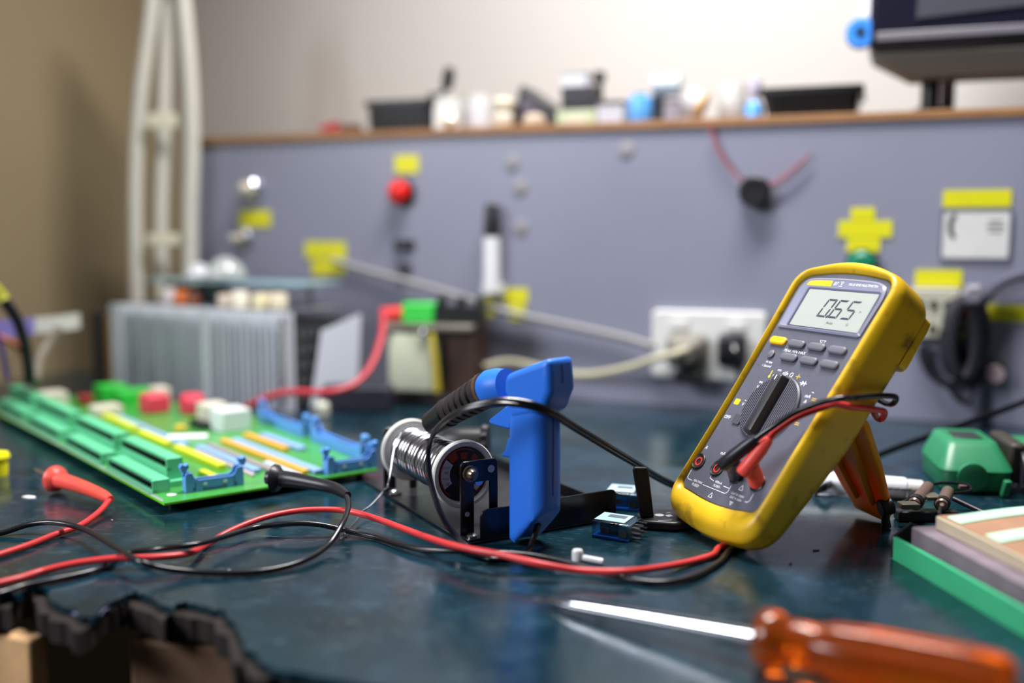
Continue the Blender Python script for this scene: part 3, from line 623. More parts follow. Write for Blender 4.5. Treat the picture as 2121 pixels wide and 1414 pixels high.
mb = wmb(tr); mb.tube([at(794, 640, 1.07), at(792, 690, 1.04), at(772, 752, 1.01), at(735, 795, .985), at(680, 812, .97), at(600, 812, .985), at(540, 828, 1.0), at(500, 850, 1.02)], .0036, 10); mb.build('red_lead', mat('dull_red_lead', (176, 44, 58), .45), tr)
for o_ in tr.children:
    if o_.name.split('.')[0] != 'red_lead': o_.scale = (1, 1, 1.085); o_.location = (.005, 0, 0)
# small pieces in front of transformer
q = tab(668, 862); mb = MB(M4.Translation(q)); mb.lathe([(0, 0), (.006, 0), (.0075, .002), (.0075, .012), (.005, .015), (0, .016)]); tag(mb.build('plastic_bushing', mat('ivory_bushing', (200, 200, 184), .4), None), 'small ivory bushing on the bench below the white paper', 'bushing')
q = tab(742, 850); mb = MB(); mb.box((q.x, q.y, .014), (.075, .03, .0276)); tag(mb.build('relay_module', mat('dark_violet_base', (34, 34, 46), .5), None, .003), 'dark relay module between the paper sheet and the transformer', 'relay')

# ------------------------------------------------------------------ cables at the left edge
def cable(nm, lab, pts, r, m, cat='cable'):
    mb = MB(); mb.tube(pts, r, 10); return tag(mb.build(nm, m, None), lab, cat)
t = thing('wiring_loom', 'black cable with a yellow green sleeve curving down at the left edge', 'cable', at(30, 690, .98))
mb = wmb(t); mb.tube([at(8, 622, .98), at(34, 660, .985), at(50, 705, .99), at(58, 750, .995), at(62, 790, 1.0)], .0056, 10); mb.build('cable', m_cord, t)
mb = wmb(t); mb.tube([at(-60, 560, .97), at(-20, 590, .975), at(2, 614, .98), at(9, 624, .98)], .0062, 10); mb.build('sleeve', mat('yellow_green_sleeve', (168, 166, 40), .45), t)
t = thing('ribbon_cable', 'lavender and white flat cable with a grey end running to the power unit', 'cable', at(60, 680, 1.05))
def strip(mb, P, w, th):
    loops = [[p+V((0, -th, -w)), p+V((0, th, -w)), p+V((0, th, w)), p+V((0, -th, w))] for p in spline(P, 5)]; mb.loft(loops)
mb = wmb(t); strip(mb, [at(-40, 682, 1.04), at(20, 680, 1.05), at(74, 674, 1.06)], .0092, .002); mb.build('lavender_sleeve', mat('lavender_cable', (128, 118, 186), .45), t)
mb = wmb(t); strip(mb, [at(74, 674, 1.06), at(120, 670, 1.075), at(164, 664, 1.10)], .0085, .0022); mb.build('white_plug', mat('off_white_plug', (196, 194, 190), .5), t)
t = cable('wire', 'orange and brown wire crossing under the lavender cable at the left edge', [at(-30, 686, 1.0), at(10, 702, 1.0), at(40, 722, 1.01), at(60, 752, 1.02), at(64, 790, 1.0)], .0036, mat('orange_brown_wire', (150, 84, 56), .5))
cable('wire', 'purple wire lowest at the left edge behind the terminal blocks', [at(-20, 668, .96), at(-4, 700, .97), at(8, 740, .98), at(16, 785, .99)], .0024, mat('purple_wire', (74, 56, 140), .5))
cable('wire', 'grey sleeve slanting down from the white flat plug', [at(126, 680, 1.06), at(100, 712, 1.05), at(80, 748, 1.03), at(72, 790, 1.0)], .0055, mat('grey_sleeve', (118, 110, 98), .5))

# ------------------------------------------------------------------ circuit board
PB1 = V((-.64, .768, 0)).normalized(); PB2 = V((PB1.y, -PB1.x, 0)); PN0 = tab(340, 1042, .008)
RB = M4((( PB2.x, PB1.x, 0), (PB2.y, PB1.y, 0), (0, 0, 1))); RB = RB.to_3x3()
pcb = thing('circuit_board', 'green circuit board crowded with green terminal blocks and blue headers', 'circuit board', (PN0.x, PN0.y, 0), RB)
k_ = .001; BZ = .008
m_pcb = mat('green_solder_mask', (66, 148, 66), .32, noise=.12, nscale=120, coat=.3)
m_pcbe = mat('lime_board_edge', (96, 190, 22), .4)
def PL(pts): return [(x*k_, y*k_) for x, y in pts]
mb = MB(); mb.prism(PL([(0, 0), (165, -9), (172, 40), (186, 150), (190, 255), (186, 330), (150, 410), (126, 498), (-4, 498), (0, 250)]), BZ-.0016, BZ-.0002); mb.build('board_core', m_pcbe, pcb, smooth=False)
mb = MB(); mb.prism(PL([(.3, .3), (164.7, -8.7), (171.7, 40), (185.7, 150), (189.7, 255), (185.7, 330), (149.7, 410), (125.7, 497.7), (-3.7, 497.7), (.3, 250)]), BZ-.0002, BZ); mb.build('solder_mask', m_pcb, pcb, smooth=False)
mb = MB(); mb.prism(PL([(.6, 6), (2.2, 6), (-1.2, 495), (-2.9, 495)]), BZ+.00005, BZ+.0001); mb.prism(PL([(3.0, 10), (3.5, 10), (2, 495), (1.5, 495)]), BZ+.00005, BZ+.0001); mb.build('edge_rail', mat('lilac_grey_trace', (150, 146, 160), .4), pcb, smooth=False)
for x, y in ((12, 17), (155, 2), (14, 480), (120, 480), (176, 245)):
    mb = MB(); mb.cyl((x*k_, y*k_, .0001), (x*k_, y*k_, BZ-.0017), .003); mb.build('standoff', m_black, pcb)
mb = MB()
mb.lathe([(.0030, .00005), (.0034, .00005), (.0034, .00010), (.0030, .00010)], M4.Translation((.0125, .019, BZ)));
mb.build('mounting_hole_ring', mat('silk_white', (220, 224, 214), .5), pcb)
# terminal blocks: comb top edge over a row of dark entries
m_tg = mat('green_terminal_plastic', (96, 190, 142), .38, noise=.05); m_tg2 = mat('green_terminal_light', (112, 204, 156), .4); m_hole = mat('entry_dark', (14, 26, 24), .6)
def terminal(x0, x1, y0, y1, h, base=None, n=16):
    mb = MB(); z = BZ+.0001; X0, X1, Y0, Y1 = [q*k_ for q in (x0, x1, y0, y1)]
    p = (Y1-Y0)/n; dz = h*k_
    # body set back from the front, roof with comb teeth, end cheeks
    mb.box(((X0+.0035+X1)/2, (Y0+Y1)/2, z+dz*.5), (X1-X0-.0035, Y1-Y0, dz))
    zb = z+max(0, dz-.0085)
    mb.box((X0+.00175, (Y0+Y1)/2, (z+zb-.0000)/2+.0009), (.0035, Y1-Y0, zb-z+.0018)) 
    for q in (Y0+.0007, Y1-.0007): mb.box((X0+.0018, q, (zb+z+dz)/2), (.0036, .0014, dz-(zb-z)))
    for k in range(n): 
        yc = Y0+p*(k+.5); mb.prism([(X0-.0006, yc-p*.06), (X0-.0006, yc+p*.06), (X0+.0034, yc+p*.46), (X0+.0034, yc-p*.46)], z+dz-.0012, z+dz)
    if h > 12:
        for k in range(n): mb.box((X0-.0001, Y0+p*(k+.5), z+.0050), (.0004, p*.45, .0016)); mb.mi[-6:] = [1]*6
    mb.mat = 1
    mb.box((X0+.0034, (Y0+Y1)/2, zb+.0018+(z+dz-.0016-zb-.0018)/2), (.0004, Y1-Y0-.003, z+dz-.0014-zb-.0020))
    for k in range(n+1): mb.box((X0+.0018, min(max(Y0+p*k, Y0+.0016), Y1-.0016), zb+.003), (.0024, .0004, .0036)) if 0 < k < n else None
    return mb.build('terminal_block', [m_tg, m_hole], pcb, smooth=False)
for y0, y1 in ((28, 124), (140, 236), (256, 356), (372, 470)): terminal(2.5, 15, y0, y1, 9.2)
for y0, y1 in ((44, 142), (158, 262), (282, 388), (404, 492)): terminal(19, 31, y0, y1, 19.5)
mb = MB(); 
for y0, y1 in ((44, 142), (158, 262), (282, 388), (404, 492)): mb.box((.0255, (y0+y1)/2*k_-.006, BZ+.0022), (.013, (y1-y0)*k_, .0042))
mb.build('terminal_plinth', m_tg, pcb, smooth=False)
# box headers with latches
m_hb = mat('sky_blue_header', (92, 150, 222), .42, noise=.05)
def header(cx, cy, ang, Lh=42., h=12.):
    mb = MB(M4.Translation((cx*k_, cy*k_, BZ+.0001)) @ M4.Rotation(ang, 4, 'Z') @ M4.Scale(k_, 4))
    w = 8.5; x = Lh/2
    prof = [(-x, 0), (x, 0), (x, h*1.05), (x-1.5, h*1.2), (x-5, h*1.15), (x-6.5, h*.82), (x-9, h*.70), (-x+9, h*.70), (-x+6.5, h*.82), (-x+5, h*1.15), (-x+1.5, h*1.2), (-x, h*1.05)]
    R_ = M4.Rotation(PI/2, 4, 'X')
    mb.prism(prof, w/2-1.4, w/2, R_); mb.prism(prof, -w/2, -w/2+1.4, R_)
    mb.box((0, 0, 1.2), (Lh-.4, w-2.9, 2.3))
    for s_ in (-1, 1):
        mb.box((s_*(x-.9), 0, h*.45), (1.7, w-2.9, h*.8))
        mb.prism([(s_*(x-1), h*1.2), (s_*(x+1.6), h*1.22), (s_*(x+3.0), h*1.52), (s_*(x+1.8), h*1.72), (s_*(x-1.0), h*1.62), (s_*(x-2.6), h*1.72), (s_*(x-3.4), h*1.5), (s_*(x-2.0), h*1.36)], -w*.30, w*.30, R_)
    mb.mat = 1
    for q in (-7.2, 7.2): mb.box((q, -w/2-.15, h*.40), (2.6, .3, 2.0))
    mb.mat = 2
    for k in range(11): mb.box((-8+1.6*k, -w/2-.1, 1.6), (.7, .25, 2.4))
    for q in (-x+7, x-7): mb.box((q, -w/2-.1, 5), (.5, .25, 6)); mb.lathe([(0, 0), (1.1, 0), (1.1, .3), (0, .3)], M4.Translation((q*1.06, -w/2, 2.2)) @ R_, 10)
    o = mb.build('box_header', [m_hb, m_white, mat('deep_blue_gap', (26, 62, 120), .5)], pcb, .0003, 1)
    mb = MB(M4.Translation((cx*k_, cy*k_, BZ+.0001)) @ M4.Rotation(ang, 4, 'Z') @ M4.Scale(k_, 4))
    for k in range(13):
        for r in (-1.3, 1.3): mb.box((-15.2+2.54*k, r, 5), (.6, .6, 5.2))
    mb.build('header_pins', m_brass, o, smooth=False)
header(42.5, 17, -.1); header(145.5, 0, -.06); header(177, 71, 1.50, 96); header(183, 184, 1.52, 100)
# resistor and capacitor rows
def row(nm, m, x, y0, y1, w, h, n, x1=None):
    mb = MB()
    for k in range(n):
        t_ = (k+.5)/n; xx = x if x1 is None else x+(x1-x)*t_
        mb.box((xx*k_, (y0+(y1-y0)*t_)*k_, BZ+h*k_/2+.0001), (w*k_, (y1-y0)/n*k_*.72, h*k_))
    mb.build(nm, m, pcb, .0004, 1)
m_yc = mat('lemon_component', (206, 212, 40), .4); m_oc = mat('orange_component', (222, 168, 60), .4); m_bc = mat('pale_blue_component', (136, 170, 214), .4); m_gc = mat('taupe_component', (150, 140, 140), .45)
row('resistor_row', m_yc, 70, 64, 158, 7, 4.5, 16); row('resistor_row', m_yc, 69, 171, 243, 7, 4.5, 12); row('resistor_row', m_yc, 71, 258, 345, 7, 4.5, 14); row('resistor_row', m_yc, 52, 34, 62, 6, 4, 5)
row('resistor_row', m_oc, 112, 8, 160, 5.5, 4, 24); row('resistor_row', m_oc, 138, 90, 170, 6, 4, 12)
row('resistor_row', m_bc, 86, 36, 150, 7, 3.6, 18); row('resistor_row', m_bc, 121, 4, 156, 8, 3.4, 24); row('resistor_row', m_bc, 150, 84, 160, 8, 3.4, 12); row('resistor_row', m_bc, 80, 160, 330, 6, 3.2, 26)
row('resistor_row', m_gc, 97, 24, 155, 6, 2.6, 20); row('resistor_row', mat('pale_pink_component', (206, 180, 184), .45), 79, 28, 140, 2.5, 2.4, 18); row('resistor_row', mat('ice_component', (196, 212, 224), .4), 104, 4, 60, 5, 3, 9); row('resistor_row', m_pcb, 130, 6, 90, 6, 1.5, 12)
def block(nm, m, x0, x1, y0, y1, h, bev=.001, z=0.):
    mb = MB(); mb.box(((x0+x1)/2*k_, (y0+y1)/2*k_, BZ+.0001+(z+h/2)*k_), ((x1-x0)*k_, (y1-y0)*k_, h*k_)); return mb.build(nm, m, pcb, bev)
m_rw = mat('white_relay', (212, 218, 220), .4); m_rc = mat('ivory_relay', (206, 200, 184), .45); m_rr = mat('coral_red_relay', (218, 62, 86), .4); m_gg = mat('vivid_green_block', (44, 184, 62), .4)
block('white_relay', m_rw, 128, 156, 196, 226, 20); block('white_relay', m_rc, 128, 150, 232, 256, 21); block('relay_socket', m_black, 118, 127, 222, 250, 7)
block('red_relay', m_rr, 110, 133, 334, 362, 18, .002); block('red_relay', m_rr, 139, 156, 304, 328, 16, .002); block('red_relay', m_rr, 150, 168, 330, 352, 15, .002)
block('ivory_relay', m_rc, 62, 88, 342, 366, 11); block('ivory_relay', m_rc, 130, 146, 366, 390, 20); block('ivory_relay', m_rc, 36, 60, 425, 452, 17)
block('green_block', m_gg, 96, 124, 430, 462, 17); block('green_block', m_gg, 104, 140, 396, 424, 15); block('capacitor_base', m_black, 92, 104, 392, 412, 5)
block('red_capacitor', mat('brick_red_part', (150, 40, 38), .45), 74, 86, 430, 446, 10)
mb = MB(); mb.box((.0925, .190, BZ+.0022), (.034, .012, .004), M4.Translation((.0925, .19, 0)) @ M4.Rotation(-.55, 4, 'Z') @ M4.Translation((-.0925, -.19, 0))); mb.build('white_label_strip', mat('bright_white', (240, 240, 242), .5), pcb, .0005)
block('yellow_capacitor', mat('mustard_cap', (204, 178, 60), .4), 98, 106, 224, 236, 6)

# ------------------------------------------------------------------ yellow cap at the left edge
q = tab(-10, 985); t = thing('flanged_plug', 'bright yellow flanged plug cut off by the left edge of the picture', 'plug', q)
mb = MB(); mb.lathe([(0, 0), (.0092, 0), (.0096, .002), (.0100, .0135), (0, .0135)]); mb.build('skirt', mat('neon_yellow_plastic', (238, 226, 10), .4), t)
mb = MB(); mb.lathe([(0, .0136), (.0112, .0136), (.0116, .0150), (.0105, .0180), (0, .0188)]); mb.build('flange', mat('neon_yellow_plastic', (238, 226, 10), .4), t)

# ------------------------------------------------------------------ spool stand, solder spool
SA = V((.866, .5, 0)); SB = V((-.5, .866, 0)); SP0 = V((-.022, .597, 0))
def su(u, v, z=0.): return SP0+SA*u+SB*v+V((0, 0, z))
RSA = M4(((SA.x, SB.x, 0), (SA.y, SB.y, 0), (0, 0, 1))).to_3x3()       # local x along lip, y away
ss = thing('spool_stand', 'black sheet metal stand carrying the solder spool beside the blue gun', 'stand', SP0, RSA)
mb = MB(); mb.prism([(-.006, 0), (.106, 0), (.106, .172), (-.004, .178)], .0003, .0018); mb.build('base_plate', mat('dark_plate', (40, 40, 46), .3, .3, noise=.3, nscale=60), ss, .0004, 1)
mb = MB(); R90 = M4.Rotation(PI/2, 4, 'X'); mb.prism([(.003, .0018), (.106, .0018)]+[(.106, .0180), (.1045, .0205), (.102, .0212)]+[(.008, .0212), (.0045, .0200), (.003, .0165)], -.0014, 0, R90); mb.build('front_lip', m_blackmetal, ss, .0003, 1)
mb = MB(); mb.prism([(.0003, .0018), (.172, .0018), (.172, .010), (.0003, .010)], -.0012, 0, M4.Translation((.106, 0, 0)) @ M4.Rotation(PI/2, 4, 'Z') @ R90); mb.build('side_lip', m_blackmetal, ss)
for v, nm in ((.011, 'bracket'), (.134, 'bracket')):
    mb = MB()
    o = [(-.005, .0022), (.0045, .0022), (.0045, .036), (.0155, .036), (.0155, .0022), (.0215, .0022), (.0215, .0480), (.0195, .0500), (-.003, .0500), (-.005, .0480)]
    mb.prism(o, -.0016, 0, M4.Translation((0, v, 0)) @ R90)
    mb.box((-.0002, v-.005, .0028), (.0096, .011, .0014)); b = mb.build(nm, m_blackmetal, ss, .0004, 1)
    mb = MB()
    for x, z, r in ((.0165, .0435, .0024), (.0180, .0150, .0017), (-.0005, .0165, .0016)):
        mb.lathe([(0, .0001), (r, .0001), (r, .0003), (0, .0003)], M4.Translation((x, v, z)) @ R90, 14)
    mb.build('drilled_hole', mat('pale_hole', (186, 186, 186), .5), b)
    mb = MB(); mb.lathe([(0, 0), (.0032, 0), (.0032, .0012), (.0022, .0020), (0, .0022)], M4.Translation((-.0005, v-.006, .0036)), 12); mb.build('screw', m_steel, b)
AZ = .0365; AU = .008
mb = MB(); mb.cyl((AU-.007, .0085, .0425), (AU-.007, .010, .0425), .0052); mb.revolve((AU-.007, .0040, .0425), (AU-.007, .0085, .0425), [(0, 0), (.0024, .1), (.0036, .5), (.0036, 1), (0, 1)]); mb.build('axle_head', mat('bronze_head', (120, 108, 96), .3, .8), ss)
mb = MB(); mb.cyl((AU, .0112, AZ), (AU, .132, AZ), .0028); mb.build('axle', m_steel, ss)
# spool: local z points to the viewer along the axle
RSP = M4((( SA.x, 0, -SB.x), (SA.y, 0, -SB.y), (0, 1, 0))).to_3x3()
sp = thing('solder_spool', 'white spool wound with bright solder wire and a dark red label disc', 'spool', su(AU, .031, AZ), RSP)
m_fl = mat('grey_white_flange', (206, 206, 200), .4, noise=.04)
def ringp(r0, r1, z0, z1, e=.0008): return [(r0, z0), (r1-e, z0), (r1, z0+e), (r1, z1-e), (r1-e, z1), (r0, z1), (r0, z0)]
RF = .0222
mb = MB(); mb.lathe([(.0036, -.0045), (RF-.001, -.0045), (RF, -.0035), (RF, -.0004), (RF-.0008, .0004), (RF-.0026, .0004), (RF-.0040, -.0008), (RF-.0042, -.0030), (.0036, -.0030), (.0036, -.0045)], None, 64); mb.build('front_flange', m_fl, sp)
mb = MB(); mb.lathe([(.0036, -.0870), (RF-.001, -.0870), (RF, -.0860), (RF, -.0836), (RF-.001, -.0826), (.0036, -.0826), (.0036, -.0870)], None, 64); mb.build('rear_flange', m_fl, sp)
mb = MB(); pr = []
n = 15; z0, z1 = -.0824, -.0048
for k in range(n):
    for q in range(6):
        t_ = (k+q/6)/n; pr.append((.0152+.0019*math.sin(PI*q/6)**.6 + .0003*math.sin(k*2.1), z0+(z1-z0)*t_))
mb.lathe([(.0036, z0)]+pr+[(.0036, z1), (.0036, z0)], None, 48); mb.sharp = 60; mb.build('solder_winding', mat('bright_solder', (186, 184, 194), .2, 1., noise=.15), sp)
mb = MB(); mb.lathe([(.0036, -.0028), (RF-.0044, -.0028), (RF-.0044, -.0024), (.0036, -.0024), (.0036, -.0028)], None, 48); lab = mb.build('label_disc', mat('soot_black_label', (26, 20, 20), .4), sp)
def sector(mb, r0, r1, a0, a1, z, n=14):
    A_ = [math.radians(a0+(a1-a0)*k/n) for k in range(n+1)]
    mb.prism([(r1*math.cos(a), r1*math.sin(a)) for a in A_]+[(r0*math.cos(a), r0*math.sin(a)) for a in A_[::-1]], z, z+.0001)
mb = MB(); m_rl = mat('brick_red_label', (150, 44, 32), .45)
sector(mb, .0158, .0168, 60, 236, -.00235, 30); sector(mb, .0158, .0168, -70, 10, -.00235); sector(mb, .0105, .0157, 108, 134, -.00235); sector(mb, .0095, .0140, 74, 98, -.00235); sector(mb, .0110, .0150, 40, 58, -.00235); mb.build('red_ring', m_rl, lab)
mb = MB(); sector(mb, .0095, .0157, 138, 214, -.00235); sector(mb, .0095, .0155, -52, -6, -.00235); mb.build('white_patch', mat('grey_white_patch', (196, 198, 208), .5), lab)
mb = MB()
for tx, x, y, s_ in (('ALLOY', -.0125, .0052, .0022), ('60/', -.0116, .0020, .0026), ('FLUX', -.0124, -.0020, .0020), ('1 LB', -.0122, -.0056, .0026)):
    text_into(mb, tx, s_, TR(x, y, -.00222, -.12))
mb.build('label_lettering', m_black, lab, smooth=False)
mb = wmb(sp); iv = su(AU, .031, AZ)
mb.tube([su(AU-.010, .108, AZ+.0145), su(AU-.0165, .106, AZ+.004), tab(806, 996, .020), tab(795, 1016, .012), tab(768, 1046, .006), tab(749, 1060, .0045), tab(738, 1078, .003), tab(722, 1096, .002), tab(704, 1117, .0009)], .00078, 8, 6); mb.build('wire_tail', mat('solder_tail', (200, 204, 210), .25, 1.), sp)

# ------------------------------------------------------------------ blue gun
GD = V((-.70, .714, 0)).normalized(); GS = V((-GD.y, GD.x, 0)); G0 = tab(1088, 1128)+V((.001, 0.003, 0))
RG = M4(((GD.x, GS.x, 0), (GD.y, GS.y, 0), (0, 0, 1))).to_3x3()
gun = thing('soldering_gun', 'bright blue pistol grip soldering gun with black ribbed nozzle standing on its handle', 'gun', G0, RG)
def gp(x, y, off=.012):
    d = ray(x, y); k = (G0+GS*off-CP).dot(GS)/d.dot(GS); P = CP+d*k-G0; return (P.dot(GD), P.z)
m_blue = mat('bright_blue_handle', (36, 108, 214), .42, noise=.03, bump=.05, bscale=500)
HT = .0118                                      # half thickness
hd = [gp(*q, HT) for q in ((1134, 741), (1138, 812), (1122, 858), (1052, 870), (1052, 835), (1040, 812), (1043, 776))]
RY = M4.Rotation(PI/2, 4, 'X')                 # prism z -> -y
x_r = gp(1117, 1000, HT)[0]; x_f = gp(1043, 1000, HT)[0]; z_t = gp(1119, 840, HT)[1]; z_b = max(.0006, gp(1052, 1122, HT)[1])
mb = MB(); mb.prism(hd, -HT, HT, RY)
mb.build('head', m_blue, gun, .0042, 4, angle=60)
mb = MB(); wg = x_f-x_r; cxg = (x_f+x_r)/2; LG = []
RRG = rrect(wg, 2*HT, .0088, 7, (cxg, 0))
def gz(x, k): return z_b+k*max(0., (x_f-.008-x))     # bottom end cut upward towards the back
for z, kx in ((None, .0), (None, .0022), ('a', 0), (z_t-.03, 0), (z_t+.004, 0), (z_t+.010, 0)):
    if z is None: LG.append([(cxg+(x-cxg)*(.90 if kx == 0 else 1), y*(.86 if kx == 0 else 1), gz(x, .95)+kx) for x, y in RRG])
    elif z == 'a': LG.append([(x, y, gz(x, .95)+.006) for x, y in RRG])
    else: LG.append([(x, y*(1 if z < z_t else .9), z) for x, y in RRG])
mb.loft(LG); mb.build('handle', m_blue, gun, angle=50)
mb = MB()
rear = [V((hd[0][0]-.0001, 0, hd[0][1])), V((hd[1][0]-.0001, 0, hd[1][1])), V((x_r-.0001, 0, z_t+.004)), V((x_r-.0001, 0, z_b+.028))]
for a, b in zip(rear[:-1], rear[1:]):
    d_ = (b-a).normalized(); mb.cyl(a+d_*.005, b-d_*.004, .0003, None, 8)
mb.build('seam', mat('seam_shadow_blue', (14, 50, 120), .5), gun)
mb = MB(); mb.prism([gp(q[0], q[1], .0055) for q in ((1064, 836), (1046, 842), (1012, 869), (1012, 876), (1020, 880), (1050, 888), (1056, 888))], -.0055, .0055, RY); mb.build('trigger', m_blue, gun, .0012, 2)
mb = MB(); mb.prism([gp(q[0], q[1], .0045) for q in ((1066, 906), (1051, 908), (1046, 932), (1038, 940), (1040, 945), (1066, 950))], -.0045, .0045, RY); mb.build('finger_stop', m_blue, gun, .001, 2)
def gm(x, y, o=0.): a = gp(x, y, o); return V((a[0], o, a[1]))
c0, c1 = gm(1052, 798), gm(1010, 806)
mb = MB(); mb.revolve(c0, c1, [(0, 0), (.0106, 0), (.0112, .25), (.0122, .45), (.0122, .82), (.0108, 1), (0, 1)], 32); mb.build('collar', mat('bright_blue_handle', (0, 0, 0)), gun)
c2 = gm(928, 854); c3 = gm(894, 877)
mb = MB(); pr = [(0, 0), (.0112, 0), (.0112, .10)]
for k in range(6): pr += [(.0112-.0003*k, .10+.15*k), (.0112-.0003*k, .18+.15*k), (.0088, .185+.15*k), (.0088, .245+.15*k)]
pr += [(.0100, 1.0), (0, 1)]
mb.revolve(c1, c2, pr, 28); mb.build('ribbed_nozzle', mat('sooty_nozzle', (40, 34, 36), .45, noise=.2), gun)
mb = MB(); mb.revolve(c1.lerp(c0, .02), c1.lerp(c2, .05), [(0, 0), (.0118, 0), (.0118, 1), (0, 1)], 28); mb.build('nozzle_ring', mat('bronze_ring', (110, 84, 66), .4, .6), gun)
mb = MB(); mb.revolve(c2, c3, [(0, 0), (.0100, 0), (.0090, .3), (.0080, 1), (.006, 1.08), (0, 1.08)], 28); mb.build('nozzle_end', m_rubber, gun)
# clamp of the stand behind the spool
e0, e1 = at(920, 914, .738), at(998, 914, .734)
mb = wmb(ss); mb.revolve(e0, e1, [(0, 0), (.0080, 0), (.0100, .12), (.0108, .5), (.0108, 1), (0, 1)], 24)
mb.cyl(e0.lerp(e1, .6)-V((0, 0, .008)), V((e0.lerp(e1, .6).x, e0.lerp(e1, .6).y, .0019)), .006)
mb.build('clamp_body', m_black, ss)
mb = wmb(ss); e2 = e1+(e1-e0).normalized()*.006
L = M4.Translation(e1+(e1-e0).normalized()*.0003) @ (e2-e1).to_track_quat('Z', 'Y').to_matrix().to_4x4()
mb.prism([((.0126 if k % 2 else .0108)*math.cos(PI*k/11), (.0126 if k % 2 else .0108)*math.sin(PI*k/11)) for k in range(22)], 0, .005, L); mb.build('clamp_nut', m_black, ss, .0004, 1)
# twin flat cord
def twin(mb, P, r, off):
    Q = spline(P, 8)
    n_ = len(Q)
    for s_ in (-1, 1):
        out = []
        for i, p in enumerate(Q):
            t_ = max(0., min(1., (i/n_-.42)/.12)); t2 = max(0., min(1., (i/n_-.15)/.1))
            d_ = V((0, 1, 0)).lerp(V((0, 0, 1)), t_)
            if t2 < 1: d_ = V((.4, .9, 0)).lerp(d_, t2)
            q_ = p+d_.normalized()*off*s_; q_.z = max(q_.z, r+.0003); out.append(q_)
        mb.tube(out, r, 10, 0)
cp_ = [gun.matrix_basis.to_3x3() @ V((cxg-.003, 0, z_b+.012))+G0, tab(1102, 1120, .005)+V((0, -.002, 0)), tab(1096, 1138, .0022), tab(1060, 1152, .0021), tab(1020, 1156, .0021), tab(985, 1146, .0022),
       at(946, 1112, .585), at(912, 1060, .588), at(890, 985, .596), at(890, 920, .598), at(916, 876, .588), at(970, 844, .574), at(1050, 832, .566), at(1128, 848, .568), at(1200, 890, .598), at(1300, 950, .645), at(1392, 1003, .690), at(1500, 1036, .722), at(1640, 1030, .735), tab(1710, 1008, .008), at(1748, 980, .76), at(1840, 934, .80), at(1980, 884, .83), at(2121, 832, .85), at(2230, 780, .86)]
mb = wmb(gun); twin(mb, cp_, .0016, .00125); mb.build('cord', m_cord, gun)

# ------------------------------------------------------------------ two relays
def tint(name, c, mixv):
    m = glass_pane(name); n = m.node_tree.nodes
    for x in n:
        if x.type == 'BSDF_TRANSPARENT': x.inputs[0].default_value = rgb(c)
    return m
m_shell = tint('clear_blue_shell', (176, 222, 240), .5)
def relay(lab, bl, br, hpx, dep, lidc):
    a, b = tab(*bl), tab(*br); X = (b-a); w = X.length; X.normalize(); Y = V((-X.y, X.x, 0)); h = hpx*(a.y)/2062
    t = thing('relay', lab, 'relay', (a+b)/2, M4(((X.x, Y.x, 0), (X.y, Y.y, 0), (0, 0, 1))).to_3x3(), 'blue relays on the bench')
    mb = MB(); mb.box((0, dep/2, h/2+.0002), (w, dep, h)); mb.build('shell', m_shell, t, .0006, 2)
    mb = MB(); mb.box((w*.34, dep/2, h*.5), (w*.30, dep*.9, h*.86)); mb.build('base_block', mat('slate_relay_base', (52, 66, 76), .4), t, .0005)
    mb = MB(); mb.revolve((-w*.38, dep*.5, h*.5), (w*.10, dep*.5, h*.5), [(0, 0), (h*.40, 0), (h*.40, .08), (h*.33, .1), (h*.33, .9), (h*.40, .92), (h*.40, 1), (0, 1)]); mb.build('coil', mat('blue_grey_coil', (60, 92, 122), .35), t)
    mb = MB(); mb.box((0, dep/2, .0011), (w*.97, dep*.97, .0012)); mb.build('floor_plate', mat('deep_blue_floor', (34, 84, 158), .3), t)
    mb = MB(); mb.box((-w*.08, dep*.55, h+.0004), (w*.80, dep*.80, .0003)); mb.build('label', mat('pale_cyan_label', (168, 200, 210), .4), t)
    mb = MB(); mb.box((-w*.02, dep*.66, h+.0007), (w*.46, dep*.24, .0002)); mb.build('grey_band', mat('grey_band', (98, 108, 122), .45), t)
    mb = MB(); mb.box((-w*.12, -.0002, h*.55), (w*.22, .0006, h*.30)); mb.build('window', m_black, t)
    mb = MB(); mb.lathe([(0, 0), (h*.24, 0), (h*.24, .0006), (0, .0006)], M4.Translation((w*.34, .0003, h*.46)) @ M4.Rotation(PI/2, 4, 'X')); mb.build('round_recess', m_black, t)
    for y in (.2, .5, .8):
        for z in (.22, .5, .80): 
            mb = MB(); mb.box((w*.5+.0028, dep*y, h*z+.0002), (.0054, .0014, .0006)); mb.build('pin', m_steel, t)
relay('nearer blue translucent relay with pins to the right between gun and meter', (1225, 1112), (1303, 1124), 36, .0215, 0)
relay('farther blue translucent relay partly behind the upright black plate', (1252, 1054), (1322, 1060), 36, .024, 1)

# ------------------------------------------------------------------ black upright plate on its foot
q = tab(1354, 1092); t = thing('tool_rest', 'black upright plate on a low foot printed with white marks left of the meter', 'rest', q, rz(.15))
RX = M4.Rotation(PI/2, 4, 'X')
mb = MB(); zt = at(1322, 968, q.y).z
mb.prism([(-.0080, .006), (.0010, .006), (-.0030, zt-.004), (-.0042, zt-.0005), (-.0125, zt), (-.0135, zt-.002)], -.0016, .0016, M4.Translation((0, .004, 0)) @ RX); mb.build('upright', mat('matt_black_sheet', (9, 9, 11), .55), t, .0008)
mb = MB(); mb.prism([(-.009, -.004), (.010, -.012), (.030, -.008), (.034, .016), (.004, .022), (-.009, .012)], .0002, .0062); mb.build('foot', m_black, t, .0014, 2)
mb = MB()
mb.lathe([(.0024, .0063), (.0031, .0063), (.0031, .0064), (.0024, .0064)], M4.Translation((.0055, .006, 0)), 20)
